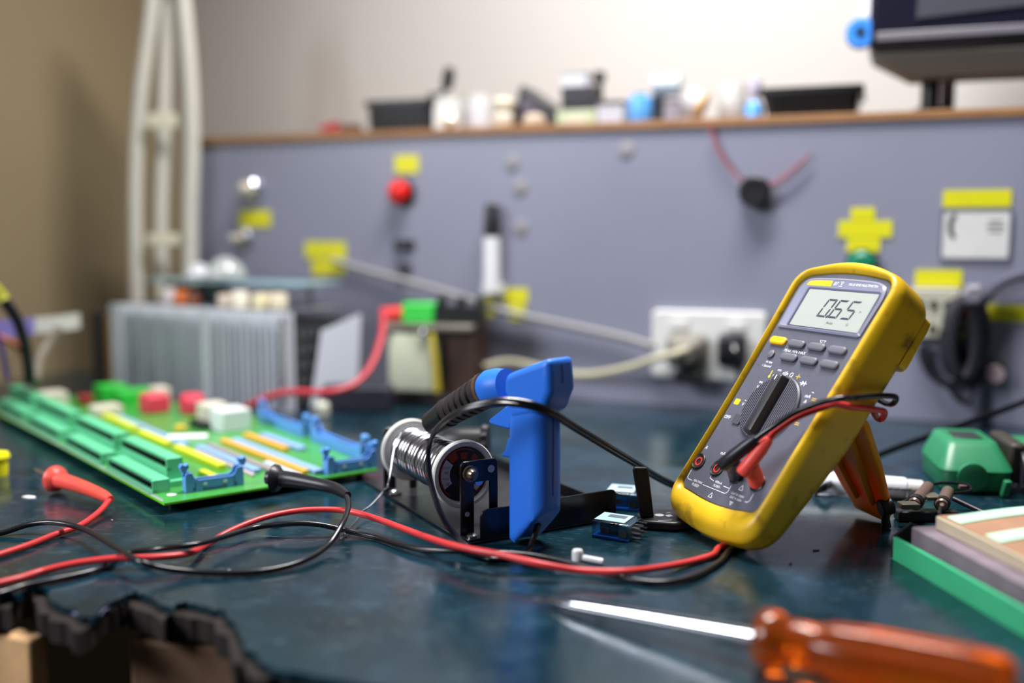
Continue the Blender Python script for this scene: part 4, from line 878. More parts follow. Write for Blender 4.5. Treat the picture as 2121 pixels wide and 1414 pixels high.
mb.prism([(.010, .001), (.014, .002), (.013, .006), (.009, .005)], .0063, .0064); mb.box((.017, .003, .00635), (.002, .0015, .0001)); mb.box((.0055, -.0062, .00635), (.009, .0008, .0001), None); mb.box((.013, .010, .00635), (.003, .0006, .0001))
mb.build('printed_mark', mat('grey_white_print', (150, 150, 156), .5), t)

# ------------------------------------------------------------------ small bits on the bench
q = tab(1196, 1160); t = thing('plastic_pin', 'small clear white plastic pin lying on the leads in front of the blue gun', 'pin', q, rz(-.45))
m_pin = mat('clear_white_plastic', (206, 208, 210), .2, coat=.5)
mb = MB(); mb.lathe([(0, 0), (.0034, 0), (.0034, .0052), (.0028, .0062), (0, .0062)], M4.Translation((0, 0, .0003))); mb.build('head', m_pin, t)
mb = MB(); mb.revolve((.004, 0, .0022), (.0165, -.001, .0020), [(0, 0), (.0018, 0), (.0018, .9), (.0014, 1), (0, 1)]); mb.build('shank', m_pin, t)
for x, y, s_, lab in ((62, 1030, .006, 'tiny white chip of debris near the red probe'), (1690, 1140, .0025, 'tiny dark fleck on the bench right of the meter'), (1637, 1168, .0016, 'tiniest black fleck on the bench under the meter corner')):
    q = tab(x, y); mb = MB(M4.Translation(q) @ M4.Rotation(.4+x, 4, 'Z')); mb.prism([(-s_, -s_*.3), (s_*.2, -s_*.4), (s_, .0), (s_*.3, s_*.45), (-s_*.7, s_*.3)], .0001, .0006)
    tag(mb.build('debris_chip', m_print if x < 100 else m_black, None), lab, 'debris')

# ------------------------------------------------------------------ screwdriver
ta, tb = tab(1140, 1243, .0035), V((.190, .380, .0138))
S0 = V((.1085, .4255, .0138)); SDn = (tb-S0).normalized(); 
sd = thing('screwdriver', 'screwdriver with chrome shaft and translucent orange handle at the front right', 'screwdriver', (S0.x, S0.y, 0))
mb = wmb(sd); dS = (S0-ta).normalized()
mb.revolve(ta, S0+SDn*.004, [(0, 0), (.0012, 0), (.0022, .06), (.0029, .14), (.0029, 1), (0, 1)], 24); mb.build('shaft', m_chrome, sd)
m_or = mat('orange_acetate', (250, 112, 20), .16, trans=.9, ior=1.46, spec=.35)
mb = wmb(sd); Lh = .104
Lm = M4.Translation(S0) @ SDn.to_track_quat('Z', 'Y').to_matrix().to_4x4()
loops = []
for z, r, fl in ((0, .0080, 0), (.0006, .0108, 0), (.004, .0128, 0), (.009, .0130, 0), (.0115, .0118, 0), (.0145, .0102, 0), (.024, .0100, 0), (.029, .0106, .02), (.034, .0124, .08), (.050, .0130, .10), (.085, .0132, .10), (.094, .0130, .05), (.100, .0118, 0), (.1035, .0090, 0), (.104, .0060, 0)):
    loops.append([(r*(1-fl*(.5+.5*math.cos(8*2*PI*k/64)))*math.cos(2*PI*k/64), r*(1-fl*(.5+.5*math.cos(8*2*PI*k/64)))*math.sin(2*PI*k/64), z) for k in range(64)])
mb.loft(loops, Lm); mb.build('handle', m_or, sd, angle=60)

# ------------------------------------------------------------------ green tray with metal core
c0 = tab(1846, 1156); TX = V((.985, .17, 0)).normalized(); TY = V((-TX.y, TX.x, 0))
ty = thing('coil_tray', 'green edged tray holding a grey metal core at the right edge of the bench', 'tray', c0, M4(((TX.x, TY.x, 0), (TX.y, TY.y, 0), (0, 0, 1))).to_3x3())
m_tray = mat('mint_green_plastic', (54, 158, 112), .45, noise=.05)
mb = MB(); Lt = .26; Wt = .15
mb.box((Wt/2, -Lt/2, .0012), (Wt, Lt, .0022)); mb.build('tray_floor', m_tray, ty)
mb = MB(); mb.box((.0013, -Lt/2, .0074), (.0026, Lt, .0124)); mb.build('side_wall', m_tray, ty, .0005)
mb = MB(); mb.box((Wt-.0013, -Lt/2, .0074), (.0026, Lt, .0124)); mb.build('side_wall', m_tray, ty, .0005)
mb = MB(); mb.prism([(-.0004, .0003), (.022, .0003), (.022, .016), (.011, .0215), (.0006, .0142), (-.0004, .0137)], -.0004, .0016, M4.Translation((0, .0, 0)) @ RX); mb.build('end_shade', m_black, ty, .0004, 1)  # black piece paints in the shade at the tray's short end
mb = MB(); mb.box((Wt/2+.001, -Lt/2-.003, .01195), (Wt-.012, Lt-.010, .0191)); mb.build('laminated_core', mat('mauve_steel_core', (126, 114, 124), .5, .35, noise=.2, nscale=50), ty, .001)
mb = MB(); mb.box((Wt/2+.006, -Lt/2-.010, .0256), (Wt-.022, Lt-.012, .0080)); mb.build('coil_former', mat('beige_former', (176, 162, 140), .55, noise=.06), ty, .0008)
m_top = mat('brown_former_top', (156, 118, 92), .5, noise=.1); m_mint = mat('pale_mint_strip', (178, 226, 196), .45)
mb = MB(); mb.box((Wt/2+.006, -Lt/2-.010, .0299), (Wt-.024, Lt-.014, .0005)); mb.build('brown_top', m_top, ty)
for k in range(6):
    y0 = -.028-.034*k
    mb = MB(); pts = []
    for q in range(9):
        x = .020+.0120*q; pts.append((x, y0-.004+.016*math.sin(.2+q*.21)))
    mb.prism([(x, y+.0065) for x, y in pts]+[(x, y-.0065) for x, y in pts[::-1]], .0302, .0309); mb.build('mint_strip', m_mint, ty, .0003, 1)
cable('cable', 'thin dark cable running along the far side of the green tray', [at(1975, 1032, .64), at(2030, 1058, .625), at(2085, 1082, .61), at(2150, 1112, .59)], .0018, mat('violet_black_cable', (30, 24, 40), .3))

# ------------------------------------------------------------------ component clamp behind the tray
q = tab(1905, 1100); ca = thing('component_assembly', 'small assembly of two brown cylinders on a dark clip behind the green tray', 'component', q)
m_ol = mat('olive_grey_plate', (104, 100, 88), .45, .4)
def capx(x, y, Y=.645): return at(x, y, Y)
mb = wmb(ca); c = capx(1905, 1060); mb.box((c.x+.006, c.y+.004, c.z/2+.0002), (.040, .010, c.z)); mb.build('clip_body', m_black, ca, .001)
mb = wmb(ca); mb.box(capx(1882, 1046, .634), (.012, .009, .0035)); mb.build('olive_plate', m_ol, ca, .0006)
mb = wmb(ca); mb.box(capx(1930, 1028, .652), (.010, .012, .0026)); mb.build('olive_plate', m_ol, ca, .0006)
mb = wmb(ca); c = capx(1834, 1050, .632); mb.cyl(c+V((-.0035, 0, -.001)), c+V((.0045, .001, .001)), .0056); mb.build('clip_knob', m_black, ca, .0008)
mb = wmb(ca); mb.cyl(c+V((0, .0, -.005)), V((c.x+.001, c.y, .0006)), .0024, .0032); mb.build('knob_stem', m_black, ca)
for a, b, nm in (((1893, 1044), (1924, 1006), 0), ((1950, 1046), (1964, 1016), 1)):
    A, B = capx(*a, .642), capx(*b, .668)
    mb = wmb(ca); mb.revolve(A, B, [(0, 0), (.0034, 0), (.0046, .06), (.0046, .2), (.0040, .24), (.0040, .95), (.003, 1), (0, 1)]); cy = mb.build('cylinder', mat('brown_grey_tube', (122, 100, 90), .35, .3), ca)
    mb = wmb(ca); mb.revolve(A.lerp(B, .05), A.lerp(B, .20), [(0, 0), (.0049, 0), (.0049, 1), (0, 1)]); mb.build('end_collar', m_black, cy)
mb = wmb(ca); mb.cyl(capx(1948, 1050, .640), capx(1946, 1064, .638), .0012); mb.build('lead_pin', m_steel, ca)
mb = wmb(ca); mb.tube([capx(1924, 1004, .668), capx(1950, 1000, .674), capx(1984, 1001, .676), capx(2008, 1006, .672), capx(2010, 1016, .668), capx(1990, 1020, .666), capx(1966, 1022, .664)], .0011, 8); mb.build('wire_loop', m_cord, ca)
mb = wmb(ca); mb.box(capx(1998, 1008, .674), (.008, .004, .003)); mb.build('wire_splice', mat('reddish_splice', (110, 84, 82), .4), ca, .0006)
mb = wmb(ca); mb.tube([capx(1862, 1042, .645), capx(1880, 1036, .652), capx(1900, 1033, .655), capx(1920, 1030, .655)], .0011, 8); mb.build('wire_loop', m_cord, ca)

# ------------------------------------------------------------------ white tube, sheet, green tool
q0, q1 = tab(1640, 992, .008), tab(1915, 1014, .008); t = thing('glue_tube', 'white printed tube lying on the bench behind the meter stand', 'tube', ((q0+q1)/2-V((0, 0, .008))))
dq = (q1-q0).normalized()
mb = wmb(t); mb.revolve(q0, q1-dq*.012, [(0, 0), (.0078, .0), (.0078, .97), (.0070, 1), (0, 1)], 28); mb.build('tube_body', mat('white_tube', (226, 230, 238), .35), t)
mb = wmb(t); mb.revolve(q1-dq*.0115, q1, [(0, 0), (.0068, 0), (.0066, .85), (.005, 1), (0, 1)], 28); mb.build('end_cap', m_white, t)
mb = wmb(t); 
for k in range(3): mb.box(q0.lerp(q1, .74+.05*k)+V((0, -.0078+.0012*0, .001)), (.010, .0006, .0016))
mb.build('grey_print', mat('grey_print', (150, 152, 164), .5), t)
a = tab(1720, 1016); mb = MB(M4.Translation(a) @ M4.Rotation(-.18, 4, 'Z')); mb.box((.02, -.004, .0004), (.10, .022, .0006)); tag(mb.build('paper_strip', mat('white_paper', (214, 220, 234), .7), None), 'flat white paper strip under the meter stand beside the glue tube', 'paper')
q = tab(2030, 1024); gt = thing('rotary_tool', 'green power tool with a dark badge and black motor end at the right edge', 'power tool', q, rz(-.18))
m_gt = mat('tool_green', (40, 124, 84), .38, noise=.06)
mb = MB(); S_ = []
for z, k, dy in ((.0004, .92, 0), (.003, .99, 0), (.0165, 1, 0), (.0170, 1.03, 0), (.0200, .99, .001), (.0310, .78, .006), (.0345, .72, .008), (.0355, .66, .009)):
    S_.append([(x*k-.002, y*k+.036+dy, z) for x, y in rrect(.050, .070, .009)])
mb.loft(S_); mb.build('gear_head', m_gt, gt, angle=50)
mb = MB(); mb.box((-.002, .042, .0358), (.020, .026, .0012)); mb.build('badge', mat('dark_badge', (44, 50, 52), .4), gt, .0006)
mb = MB(); mb.lathe([(0, 0), (.0105, 0), (.0105, .003), (.006, .004), (0, .004)], M4.Translation((-.006, .0005, .013)) @ M4.Rotation(PI/2, 4, 'X')); mb.build('spindle_boss', m_gt, gt)
mb = MB(); mb.prism([(.0, .0), (.005, 0), (.007, .012), (.002, .012)], -.002, .004, M4.Translation((.0125, -.004, .0006)) @ RX); mb.build('guard_lug', m_gt, gt, .001)
mb = MB(); mb.box((.0285, .040, .021), (.012, .056, .030)); mb.build('vent_band', mat('dark_brown_band', (54, 50, 44), .5), gt, .003)
mb = MB(); mb.loft([[(x, y*k+.052, z*1.0+.02) for y, z in rrect(.034, .026, .008)] for x, k in ((.034, 1), (.05, 1), (.09, .9), (.12, .8))]); mb.build('body', m_gt, gt)
mb = MB(); mb.revolve((.030, .012, .0165), (.11, .004, .0175), [(0, 0), (.0135, 0), (.0160, .1), (.0160, .8), (.014, 1), (0, 1)], 28); mb.build('motor_end', mat('blue_black_rubber', (46, 46, 58), .45), gt)

# ------------------------------------------------------------------ multimeter (local: x right, y along its length, z out of its face)
tl = math.radians(35.3); s_t, c_t = math.sin(tl), math.cos(tl)
mr = V((.4016, -.9157, 0)).normalized(); mh = V((-mr.y, mr.x, 0))           # mh: horizontal direction away from the face
mu = mh*s_t+V((0, 0, c_t)); mn = mr.cross(mu)
RMt = M4(((mr.x, mu.x, mn.x), (mr.y, mu.y, mn.y), (mr.z, mu.z, mn.z))).to_3x3()
MO = V((.11744, .58784, .0058))-mr*.0105
mm = thing('multimeter', 'yellow handheld multimeter reading 0.65 leaning back on its stand', 'multimeter', MO, RMt)
def ml(x, y, z=0.): return MO+RMt @ (V((x, y, z))*.001)        # local mm -> bench coordinates
def mpx(px, py, z): # photo position at height z (mm) over the face
    d = ray(px, py); k = (MO+mn*(z*.001)-CP).dot(mn)/d.dot(mn); return CP+d*k
S1 = M4.Scale(.001, 4)
m_hol = mat('ochre_yellow_holster', (204, 163, 18), .42, noise=.06, nscale=40, dirt=(134, 104, 30), dscale=55, demph=.56, bump=.08, bscale=700)
m_face = mat('charcoal_face', (80, 82, 95), .45, noise=.06, nscale=300, bump=.06, bscale=1500)
OUT = rpoly([(-47, 8, 16), (0, 2.5, 60), (44, 9, 16), (47.5, 100, 60), (51.5, 194, 16), (2, 209.5, 90), (-48, 196, 14), (-43, 100, 60)])
INN = rpoly([(-42.5, 25.5, 6), (0, 21.5, 60), (37.5, 27.5, 8), (40.5, 100, 60), (43, 192.5, 12), (0, 198, 80), (-42.5, 193, 12), (-40.5, 100, 60)])
def lerp2(A, B, t): return [(a[0]*(1-t)+b[0]*t, a[1]*(1-t)+b[1]*t) for a, b in zip(A, B)]
def back(y):
    P = [(0, 17), (14, 21), (45, 26), (90, 32), (186, 32), (203, 22), (212, 18)]
    for (a, p), (b, q) in zip(P[:-1], P[1:]):
        if y <= b: return p+(q-p)*max(0, min(1, (y-a)/(b-a)))
    return 18
ctr = (1, 104)
def inset(P, i): return [(ctr[0]+(x-ctr[0])*(1-i/48), ctr[1]+(y-ctr[1])*(1-i/103)) for x, y in P]
LP = []
O3 = inset(OUT, 7); LP.append([(x, y, -back(y)) for x, y in O3])
O3 = inset(OUT, 2); LP.append([(x, y, -back(y)+1.5) for x, y in O3])
LP.append([(x, y, -back(y)+4) for x, y in inset(OUT, .5)])
for dz_ in (6, 7): LP.append([(x, y, -back(y)+dz_) for x, y in OUT])
for z in (-6.6, -6.0): LP.append([(x, y, z) for x, y in OUT])
LP.append([(x, y, -4.0) for x, y in lerp2(OUT, INN, .03)]); O3 = lerp2(OUT, INN, .10); LP.append([(x, y, -2.6) for x, y in O3])
for t_, z in ((.25, .2), (.45, 1.4), (.62, 1.5), (.82, .4), (.96, -1.0), (1.0, -1.8), (1.0, -5.0)):
    LP.append([(x, y, z) for x, y in lerp2(OUT, INN, t_)])
mb = MB(S1); mb.loft(LP); mb.sharp = 50; mb.build('holster', m_hol, mm, angle=55)
mb = MB(S1); mb.prism(inset(INN, .6), -4.9, -2.0); mb.build('front_panel', m_face, mm, .0004, 1)
FZ = -2.0
# lens, display
m_lens = mat('grey_lens_surround', (128, 130, 152), .22, coat=.6)
mb = MB(S1); LO = rpoly([(-38, 151, 3), (38.6, 151, 3), (40.5, 184, 9), (34, 190.8, 12), (0, 192.0, 60), (-34, 190.8, 10), (-38.8, 184, 9)], 5)
def sl(P, i): return [(x*(1-i/38), 171+(y-171)*(1-i/20)) for x, y in P]
mb.loft([[(x, y, z) for x, y in P] for P, z in ((LO, FZ+.05), (LO, FZ+1.0), (sl(LO, 1.3), FZ+1.7), (sl(LO, 2.4), FZ+1.2))]); lens = mb.build('display_surround', m_lens, mm)
lz = FZ+1.25
mb = MB(S1); mb.prism(rrect(67, 31.5, 1.5, 4, (4.3, 167.7)), lz, lz+.15); mb.build('inner_border', mat('slate_violet_border', (84, 86, 112), .4), lens, smooth=False)
mb = MB(S1); mb.prism(rrect(63, 28.2, .8, 3, (4.5, 167.7)), lz+.16, lz+.25); lcd = mb.build('display', mat('grey_green_lcd', (196, 202, 196), .35), lens, smooth=False)
mb = MB(S1); mb.prism([(-32.5, 184.9), (-9.3, 184.9), (-10.2, 189.7), (-29.5, 189.7), (-31.5, 188.4)], lz, lz+.12); mb.build('yellow_badge', mat('badge_yellow', (238, 190, 44), .35), lens, smooth=False)
mb = MB(S1)
text_into(mb, '87', 3.8, TR(-6.2, 187.2, lz+.1), 'CENTER', .25); text_into(mb, 'V', 3.2, TR(-.9, 187.2, lz+.1), 'CENTER', .2); mb.box((-.9, 188.9, lz+.1), (3.0, .35, .02)); mb.box((-.9, 185.6, lz+.1), (3.0, .35, .02))
text_into(mb, 'TRUE RMS MULTIMETER', 2.45, TR(18.2, 187.3, lz+.1), 'CENTER', .22); mb.build('lens_lettering', m_print, lens, smooth=False)
# seven segment digits
mb = MB(S1); dz = lz+.30
SEG = {'0': 'abcdef', '6': 'acdefg', '5': 'acdfg'}
def digit(ch, cx, cy, w=8.4, h=14.0, th=1.45, sh=.22):
    def P(x, y): return (cx+x+sh*y, cy+y)
    a, b, g = w/2, h/2, .22
    shp = {'a': [(-a+g, b), (a-g, b), (a-th-g, b-th), (-a+th+g, b-th)], 'd': [(-a+g, -b), (a-g, -b), (a-th-g, -b+th), (-a+th+g, -b+th)],
           'g': [(-a+th*.6, 0), (-a+th+.3, th/2), (a-th-.3, th/2), (a-th*.6, 0), (a-th-.3, -th/2), (-a+th+.3, -th/2)],
           'f': [(-a, b-g), (-a+th, b-th-g), (-a+th, th/2+g), (-a+th*.3, g), (-a, g+.4)], 'e': [(-a, -b+g), (-a+th, -b+th+g), (-a+th, -th/2-g), (-a+th*.3, -g), (-a, -g-.4)],
           'b': [(a, b-g), (a-th, b-th-g), (a-th, th/2+g), (a-th*.3, g), (a, g+.4)], 'c': [(a, -b+g), (a-th, -b+th+g), (a-th, -th/2-g), (a-th*.3, -g), (a, -g-.4)]}
    for q in SEG[ch]: mb.prism([P(x, y) for x, y in shp[q]], dz, dz+.02)
digit('0', -1.2, 168.6); digit('6', 9.2, 168.6); digit('5', 20.4, 168.6)
mb.prism([(2.0, 161.4), (3.4, 161.4), (3.8, 163.4), (2.6, 163.4)], dz, dz+.02)
text_into(mb, 'Auto', 2.9, TR(8.2, 158.0, dz+.01), 'CENTER', .15); text_into(mb, '\u03a9', 2.6, TR(24.0, 158.2, dz+.01)); text_into(mb, 'm', 2.4, TR(28.6, 168.2, dz+.01), 'CENTER', .15)
mb.build('lcd_digits', mat('lcd_ink', (74, 76, 96), .45), lcd, smooth=False)
mb = MB(S1); mb.prism(rrect(66, 31, 1.4, 4, (4.3, 167.7)), lz+.9, lz+1.3); mb.build('display_window', glass_pane('clear_window'), lens, smooth=False)
# buttons
m_btn = mat('grey_rubber_button', (92, 92, 102), .5, noise=.05)
def btn(x, y, w, h, m, r=2.7):
    mb = MB(S1); o = rrect(w, h, r, 5, (x, y)); i_ = rrect(w-1.2, h-1.2, r-.6, 5, (x, y)); o2 = rrect(w-2.6, h-2.6, max(r-1.3, .4), 5, (x, y))
    mb.loft([[(a, b, z) for a, b in P] for P, z in ((o, FZ+.02), (o, FZ+1.5), (i_, FZ+2.2), (o2, FZ+2.4))]); return mb.build('button', m, mm)
btn(-28.7, 140.6, 15.6, 5.8, mat('amber_button', (244, 178, 24), .4))
for x in (-10.2, 8.7, 27.4): btn(x, 140.3, 15.2, 5.6, m_btn); btn(x, 130.0, 15.2, 5.6, m_btn)
mb = MB(S1); mb.lathe([(0, FZ+.02), (3.0, FZ+.02), (3.0, FZ+1.2), (2.3, FZ+1.7), (0, FZ+1.8)], M4.Translation((-28.7, 130.2, 0))); mb.build('button', m_btn, mm)
# printing on the face
mb = MB(S1); pz_ = FZ+.04
def pt(b, x, y, s_, sh=.15, al='CENTER'): text_into(mb, b, s_, TR(x, y, pz_), al, sh)
pt('PEAK MIN MAX', -9.4, 135.0, 3.0); pt('\u00b0C/\u00b0F', 9.6, 145.2, 2.6); pt('Hi Res', -27.0, 124.6, 2.5); pt('1 Second', -27.6, 121.6, 2.5)
pt('OFF', -36.0, 80.0, 3.6, .1); pt('V', -28.6, 91.4, 3.6); pt('~', -27.8, 94.6, 4.2); pt('V', -24.4, 105.6, 3.6); pt('mV', -14.0, 116.2, 3.8); pt('\u03a9', -.2, 118.4, 4.4, 0)
for x, y in ((-23.6, 109.0), (-13.0, 119.9)):
    mb.box((x, y+.7, pz_), (3.4, .4, .02)); 
    for k in (-1.25, 0, 1.25): mb.box((x+k, y-.1, pz_), (.8, .4, .02))
for k in range(3): mb.box((-5.6-1.3*k, 118.8, pz_), (.55, 3.4-.8*k, .02), None)
mb.prism([(-5.0, 118.0), (-3.6, 118.0), (-3.6, 119.6), (-5.0, 119.6)], pz_, pz_+.02)
mb.prism([(12.4, 113.0), (12.4, 116.4), (15.2, 114.7)], pz_, pz_+.02); mb.box((15.5, 114.7, pz_), (.5, 3.4, .02)); mb.box((14, 114.7, pz_), (6.4, .4, .02))
pt('mA', 23.6, 107.0, 3.4); pt('A', 24.0, 103.2, 3.4); pt('~', 26.0, 110.2, 4)
pt('A', -38.6, 55.6, 3.6, .1); pt('mA\u00b5A', -18.2, 55.5, 3.4, .1)
pt('10A MAX', -28.0, 32.2, 2.4, 0); pt('FUSED', -28.4, 29.4, 2.6, 0); pt('400mA', -9.0, 36.6, 2.4, 0); pt('FUSED', -8.8, 33.9, 2.4, 0); pt('CAT III 1000V', 13.2, 33.6, 2.1, 0); pt('CAT IV 600V', 13.2, 31.0, 2.1, 0)
def line(a, b, w=.35):
    a, b = V(a), V(b); d_ = (b-a).normalized(); n_ = V((-d_.y, d_.x))*w/2
    mb.prism([tuple(a+n_), tuple(b+n_), tuple(b-n_), tuple(a-n_)], pz_, pz_+.02)
line((-40.4, 38), (-40.4, 33)); line((-40.4, 33), (-38.6, 31.6)); line((-38.6, 31.6), (-34, 31.6)); line((-22, 31.6), (1.6, 31.6)); line((1.6, 31.6), (3.4, 33)); line((3.4, 33), (3.4, 38)); line((-19, 39.5), (-19, 37.4)); line((-19, 37.4), (-14, 36.4)); line((-3, 35.6), (3, 35.6)); line((24, 31.6), (22, 31.6)); line((24, 31.6), (25.4, 33)); line((25.4, 33), (25.4, 38))
for x, y in ((-9.4, 27.2), (13, 38.6)):
    line((x-1.9, y-1.4), (x+1.9, y-1.4)); line((x-1.9, y-1.4), (x, y+1.9)); line((x+1.9, y-1.4), (x, y+1.9))
for k in range(3): mb.box((11.5, 28.2-.9*k, pz_), (3.4-1.1*k, .35, .02))
mb.build('face_lettering', m_print, mm, smooth=False)
mb = MB(S1); mb.prism(rrect(5.2, 4.2, .8, 3, (-35.2, 92.2)), pz_, pz_+.02); mb.box((-19.2, 117.0, pz_), (.9, 4.6, .02)); mb.lathe([(0, 0), (1.1, 0), (1.1, .02), (0, .02)], M4.Translation((-19.2, 114.6, pz_)), 12)
line((4.2, 118.4), (8.6, 118.4), .5); line((6.4, 116.6), (6.4, 120.2), .5)
for y in (106.4, 105.2): line((28.4, y), (32, y), .4)
line((26, 88.6), (29.6, 88.6), .45); line((26, 87.4), (29.6, 87.4), .45)
mb.build('yellow_lettering', m_yprint, mm, smooth=False)
# rotary dial
dc = (-1.2, 93.2)
mb = MB(S1); mb.lathe([(0, FZ+.03), (23.6, FZ+.03), (23.6, FZ+1.6), (22.6, FZ+2.4), (0, FZ+2.4)], TR(*dc), 56)
mb.prism(rrect(7.4, 7.0, 1, 3, (-24.6, 80.2)), FZ+.03, FZ+1.0)
dl = mb.build('selector_dial', mat('dial_grey', (66, 67, 77), .45), mm)
mb = MB(S1)
for k in range(-13, 14):
    x = k*1.62
    if abs(x) < 5.2 or abs(x) > 21.5: continue
    hl = math.sqrt(22.2**2-x*x); mb.box((dc[0]+x, dc[1], FZ+2.55), (.75, 2*hl, .5))
mb.build('dial_ridges', mat('dial_ridge_grey', (86, 86, 96), .42), dl, smooth=False)
mb = MB(S1); G = [[(dc[0]+x, dc[1]+y, z) for x, y in rrect(w, h, r, 4, (0, .2))] for w, h, r, z in ((9.4, 43.4, 1.6, FZ+2.42), (8.8, 43, 1.6, FZ+6.0), (7.4, 41.6, 1.6, FZ+8.2), (4.6, 39, 1.2, FZ+9.0))]
mb.loft(G); mb.build('dial_grip', mat('grip_charcoal', (44, 44, 51), .38), dl)
mb = MB(S1); mb.prism(rrect(.9, 3.6, .4, 3, (dc[0], dc[1]+18.2)), FZ+9.02, FZ+9.1); mb.build('dial_pointer', m_print, dl, smooth=False)
# jacks
m_jr = mat('jack_red_ring', (206, 52, 44), .4)
for x, ring in ((-37.8, 1), (-17.2, 1), (3.4, 0), (24.0, 0)):
    mb = MB(S1); mb.lathe([(3.2, FZ-.2), (5.9, FZ-.2), (5.9, FZ+.7), (5.2, FZ+1.1), (4.5, FZ+.7), (3.2, FZ+.5), (3.2, FZ-.2)], TR(x, 45)); j = mb.build('input_jack', m_black, mm)
    mb = MB(S1); mb.lathe([(2.2, FZ-.1), (3.15, FZ-.1), (3.15, FZ+.62), (2.2, FZ+.62), (2.2, FZ-.1)], TR(x, 45)); mb.build('jack_ring', m_jr if ring else m_black, j)
    mb = MB(S1); mb.lathe([(0, FZ-.05), (2.1, FZ-.05), (2.1, FZ+.15), (0, FZ+.15)], TR(x, 45)); mb.build('jack_socket', mat('jack_dark', (20, 10, 10), .6), j)
# back lug and tilt stand
mb = MB(S1); mb.loft([[(x, y, z) for x, y in rrect(91*k, 37*k, 4, 4, (4.5, 167))] for z, k in ((-29.0, 1.0), (-34.5, 1), (-37.0, .95))]); mb.build('back_lug', m_hol, mm)
RTi = RMt.transposed()
foot = RTi @ (tab(1812, 1066, .0015)-MO)*1000
m_std = mat('amber_stand', (216, 144, 18), .4, noise=.08); m_std.node_tree.nodes['Principled BSDF'].inputs['Subsurface Weight'].default_value = .6; m_std.node_tree.nodes['Principled BSDF'].inputs['Subsurface Radius'].default_value = (.012, .007, .002); m_std.node_tree.nodes['Principled BSDF'].inputs['Subsurface Scale'].default_value = 1.
hin = V((10, 116, -31)); ft = V((foot.x, foot.y, foot.z)); ax = (ft-hin); Ls = ax.length; ax.normalize()
sxv = V((1, 0, 0)); sxv = (sxv-ax*sxv.dot(ax)).normalized(); snv = ax.cross(sxv)
if snv.z > 0: snv = -snv                       # away from the meter back
Lst = M4(((sxv.x, ax.x, snv.x, hin.x), (sxv.y, ax.y, snv.y, hin.y), (sxv.z, ax.z, snv.z, hin.z), (0, 0, 0, 1)))
mb = MB(S1); 
mb.loft([[(-w/2, y, -th/2), (w/2, y, -th/2), (w/2, y, th/2), (-w/2, y, th/2)] for y, w, th in ((-4, 46, 4), (8, 58, 5), (Ls*.45, 52, 4.5), (Ls*.78, 40, 5), (Ls*.86, 32, 7), (Ls*.93, 27, 8.5), (Ls-5, 24, 8))], Lst); 
stand = mb.build('tilt_stand', m_std, mm, .0012, 2)
mb = MB(S1); mb.cyl(Lst @ V((-13, Ls-6.0, 0)), Lst @ V((13, Ls-6.0, 0)), 4.5); mb.build('stand_foot', m_std, stand, .001)
for x0, x1 in ((-12, -5), (14, 9)):
    mb = MB(S1); mb.loft([[(x-1.2, y, -th), (x+1.2, y, -th), (x+1.2, y, -1), (x-1.2, y, -1)] for x, y, th in ((x0, 10, 4), (x0*.7+x1*.3, Ls*.4, 6.5), (x1, Ls*.82, 6))], Lst); mb.build('stand_rib', m_std, stand, .0006)

# ------------------------------------------------------------------ test leads
def lead(nm, lab, m, mp, plugpts, r, path, probe, tipd, jack):
    t = thing(nm, lab, 'test lead', probe[-1]*1.0)
    stub0, cap, b1 = plugpts
    mb = wmb(t)
    d_ = (b1-cap).normalized()
    mb.revolve(cap-d_*.003, b1, [(0, 0), (.0032, .0), (.0041, .06), (.0042, .4), (.0040, .7), (.0032, .92), (.0025, 1), (0, 1)], 24)
    mb.revolve(stub0, cap+d_*.006, [(0, 0), (.0050, 0), (.0050, .55), (.0044, .9), (0, 1)], 24)
    mb.build('plug', mp, t)
    P_ = spline(path, 8)
    for p_ in P_: p_.z = max(p_.z, r+.0002)
    mb = wmb(t); mb.tube(P_, r, 12, 0); mb.build('cord', m, t)
    # probe grip
    A, B = probe[0], probe[-1]; mb = wmb(t); P = spline(probe, 6); n_ = len(P)
    def rr(u):                                     # tail -> finger guard
        return .0026+.0008*min(1, u*8)+.0028*u
    mb.tube(P, rr, 20, 0)
    dt = (P[-1]-P[-2]).normalized(); E = P[-1]
    mb.revolve(E-dt*.004, E+dt*.007, [(0, 0), (.0062, 0), (.0094, .30), (.0098, .52), (.0070, .62), (.0052, .66), (.0046, 1), (0, 1)], 24)
    g = mb.build('probe_grip', mp, t)
    if tipd:
        mb = wmb(t); mb.revolve(E+dt*.007, E+dt*.007+tipd, [(0, 0), (.0020, 0), (.0020, .75), (.0005, 1), (0, 1)], 12); mb.build('probe_tip', m_steel, g)
    return t
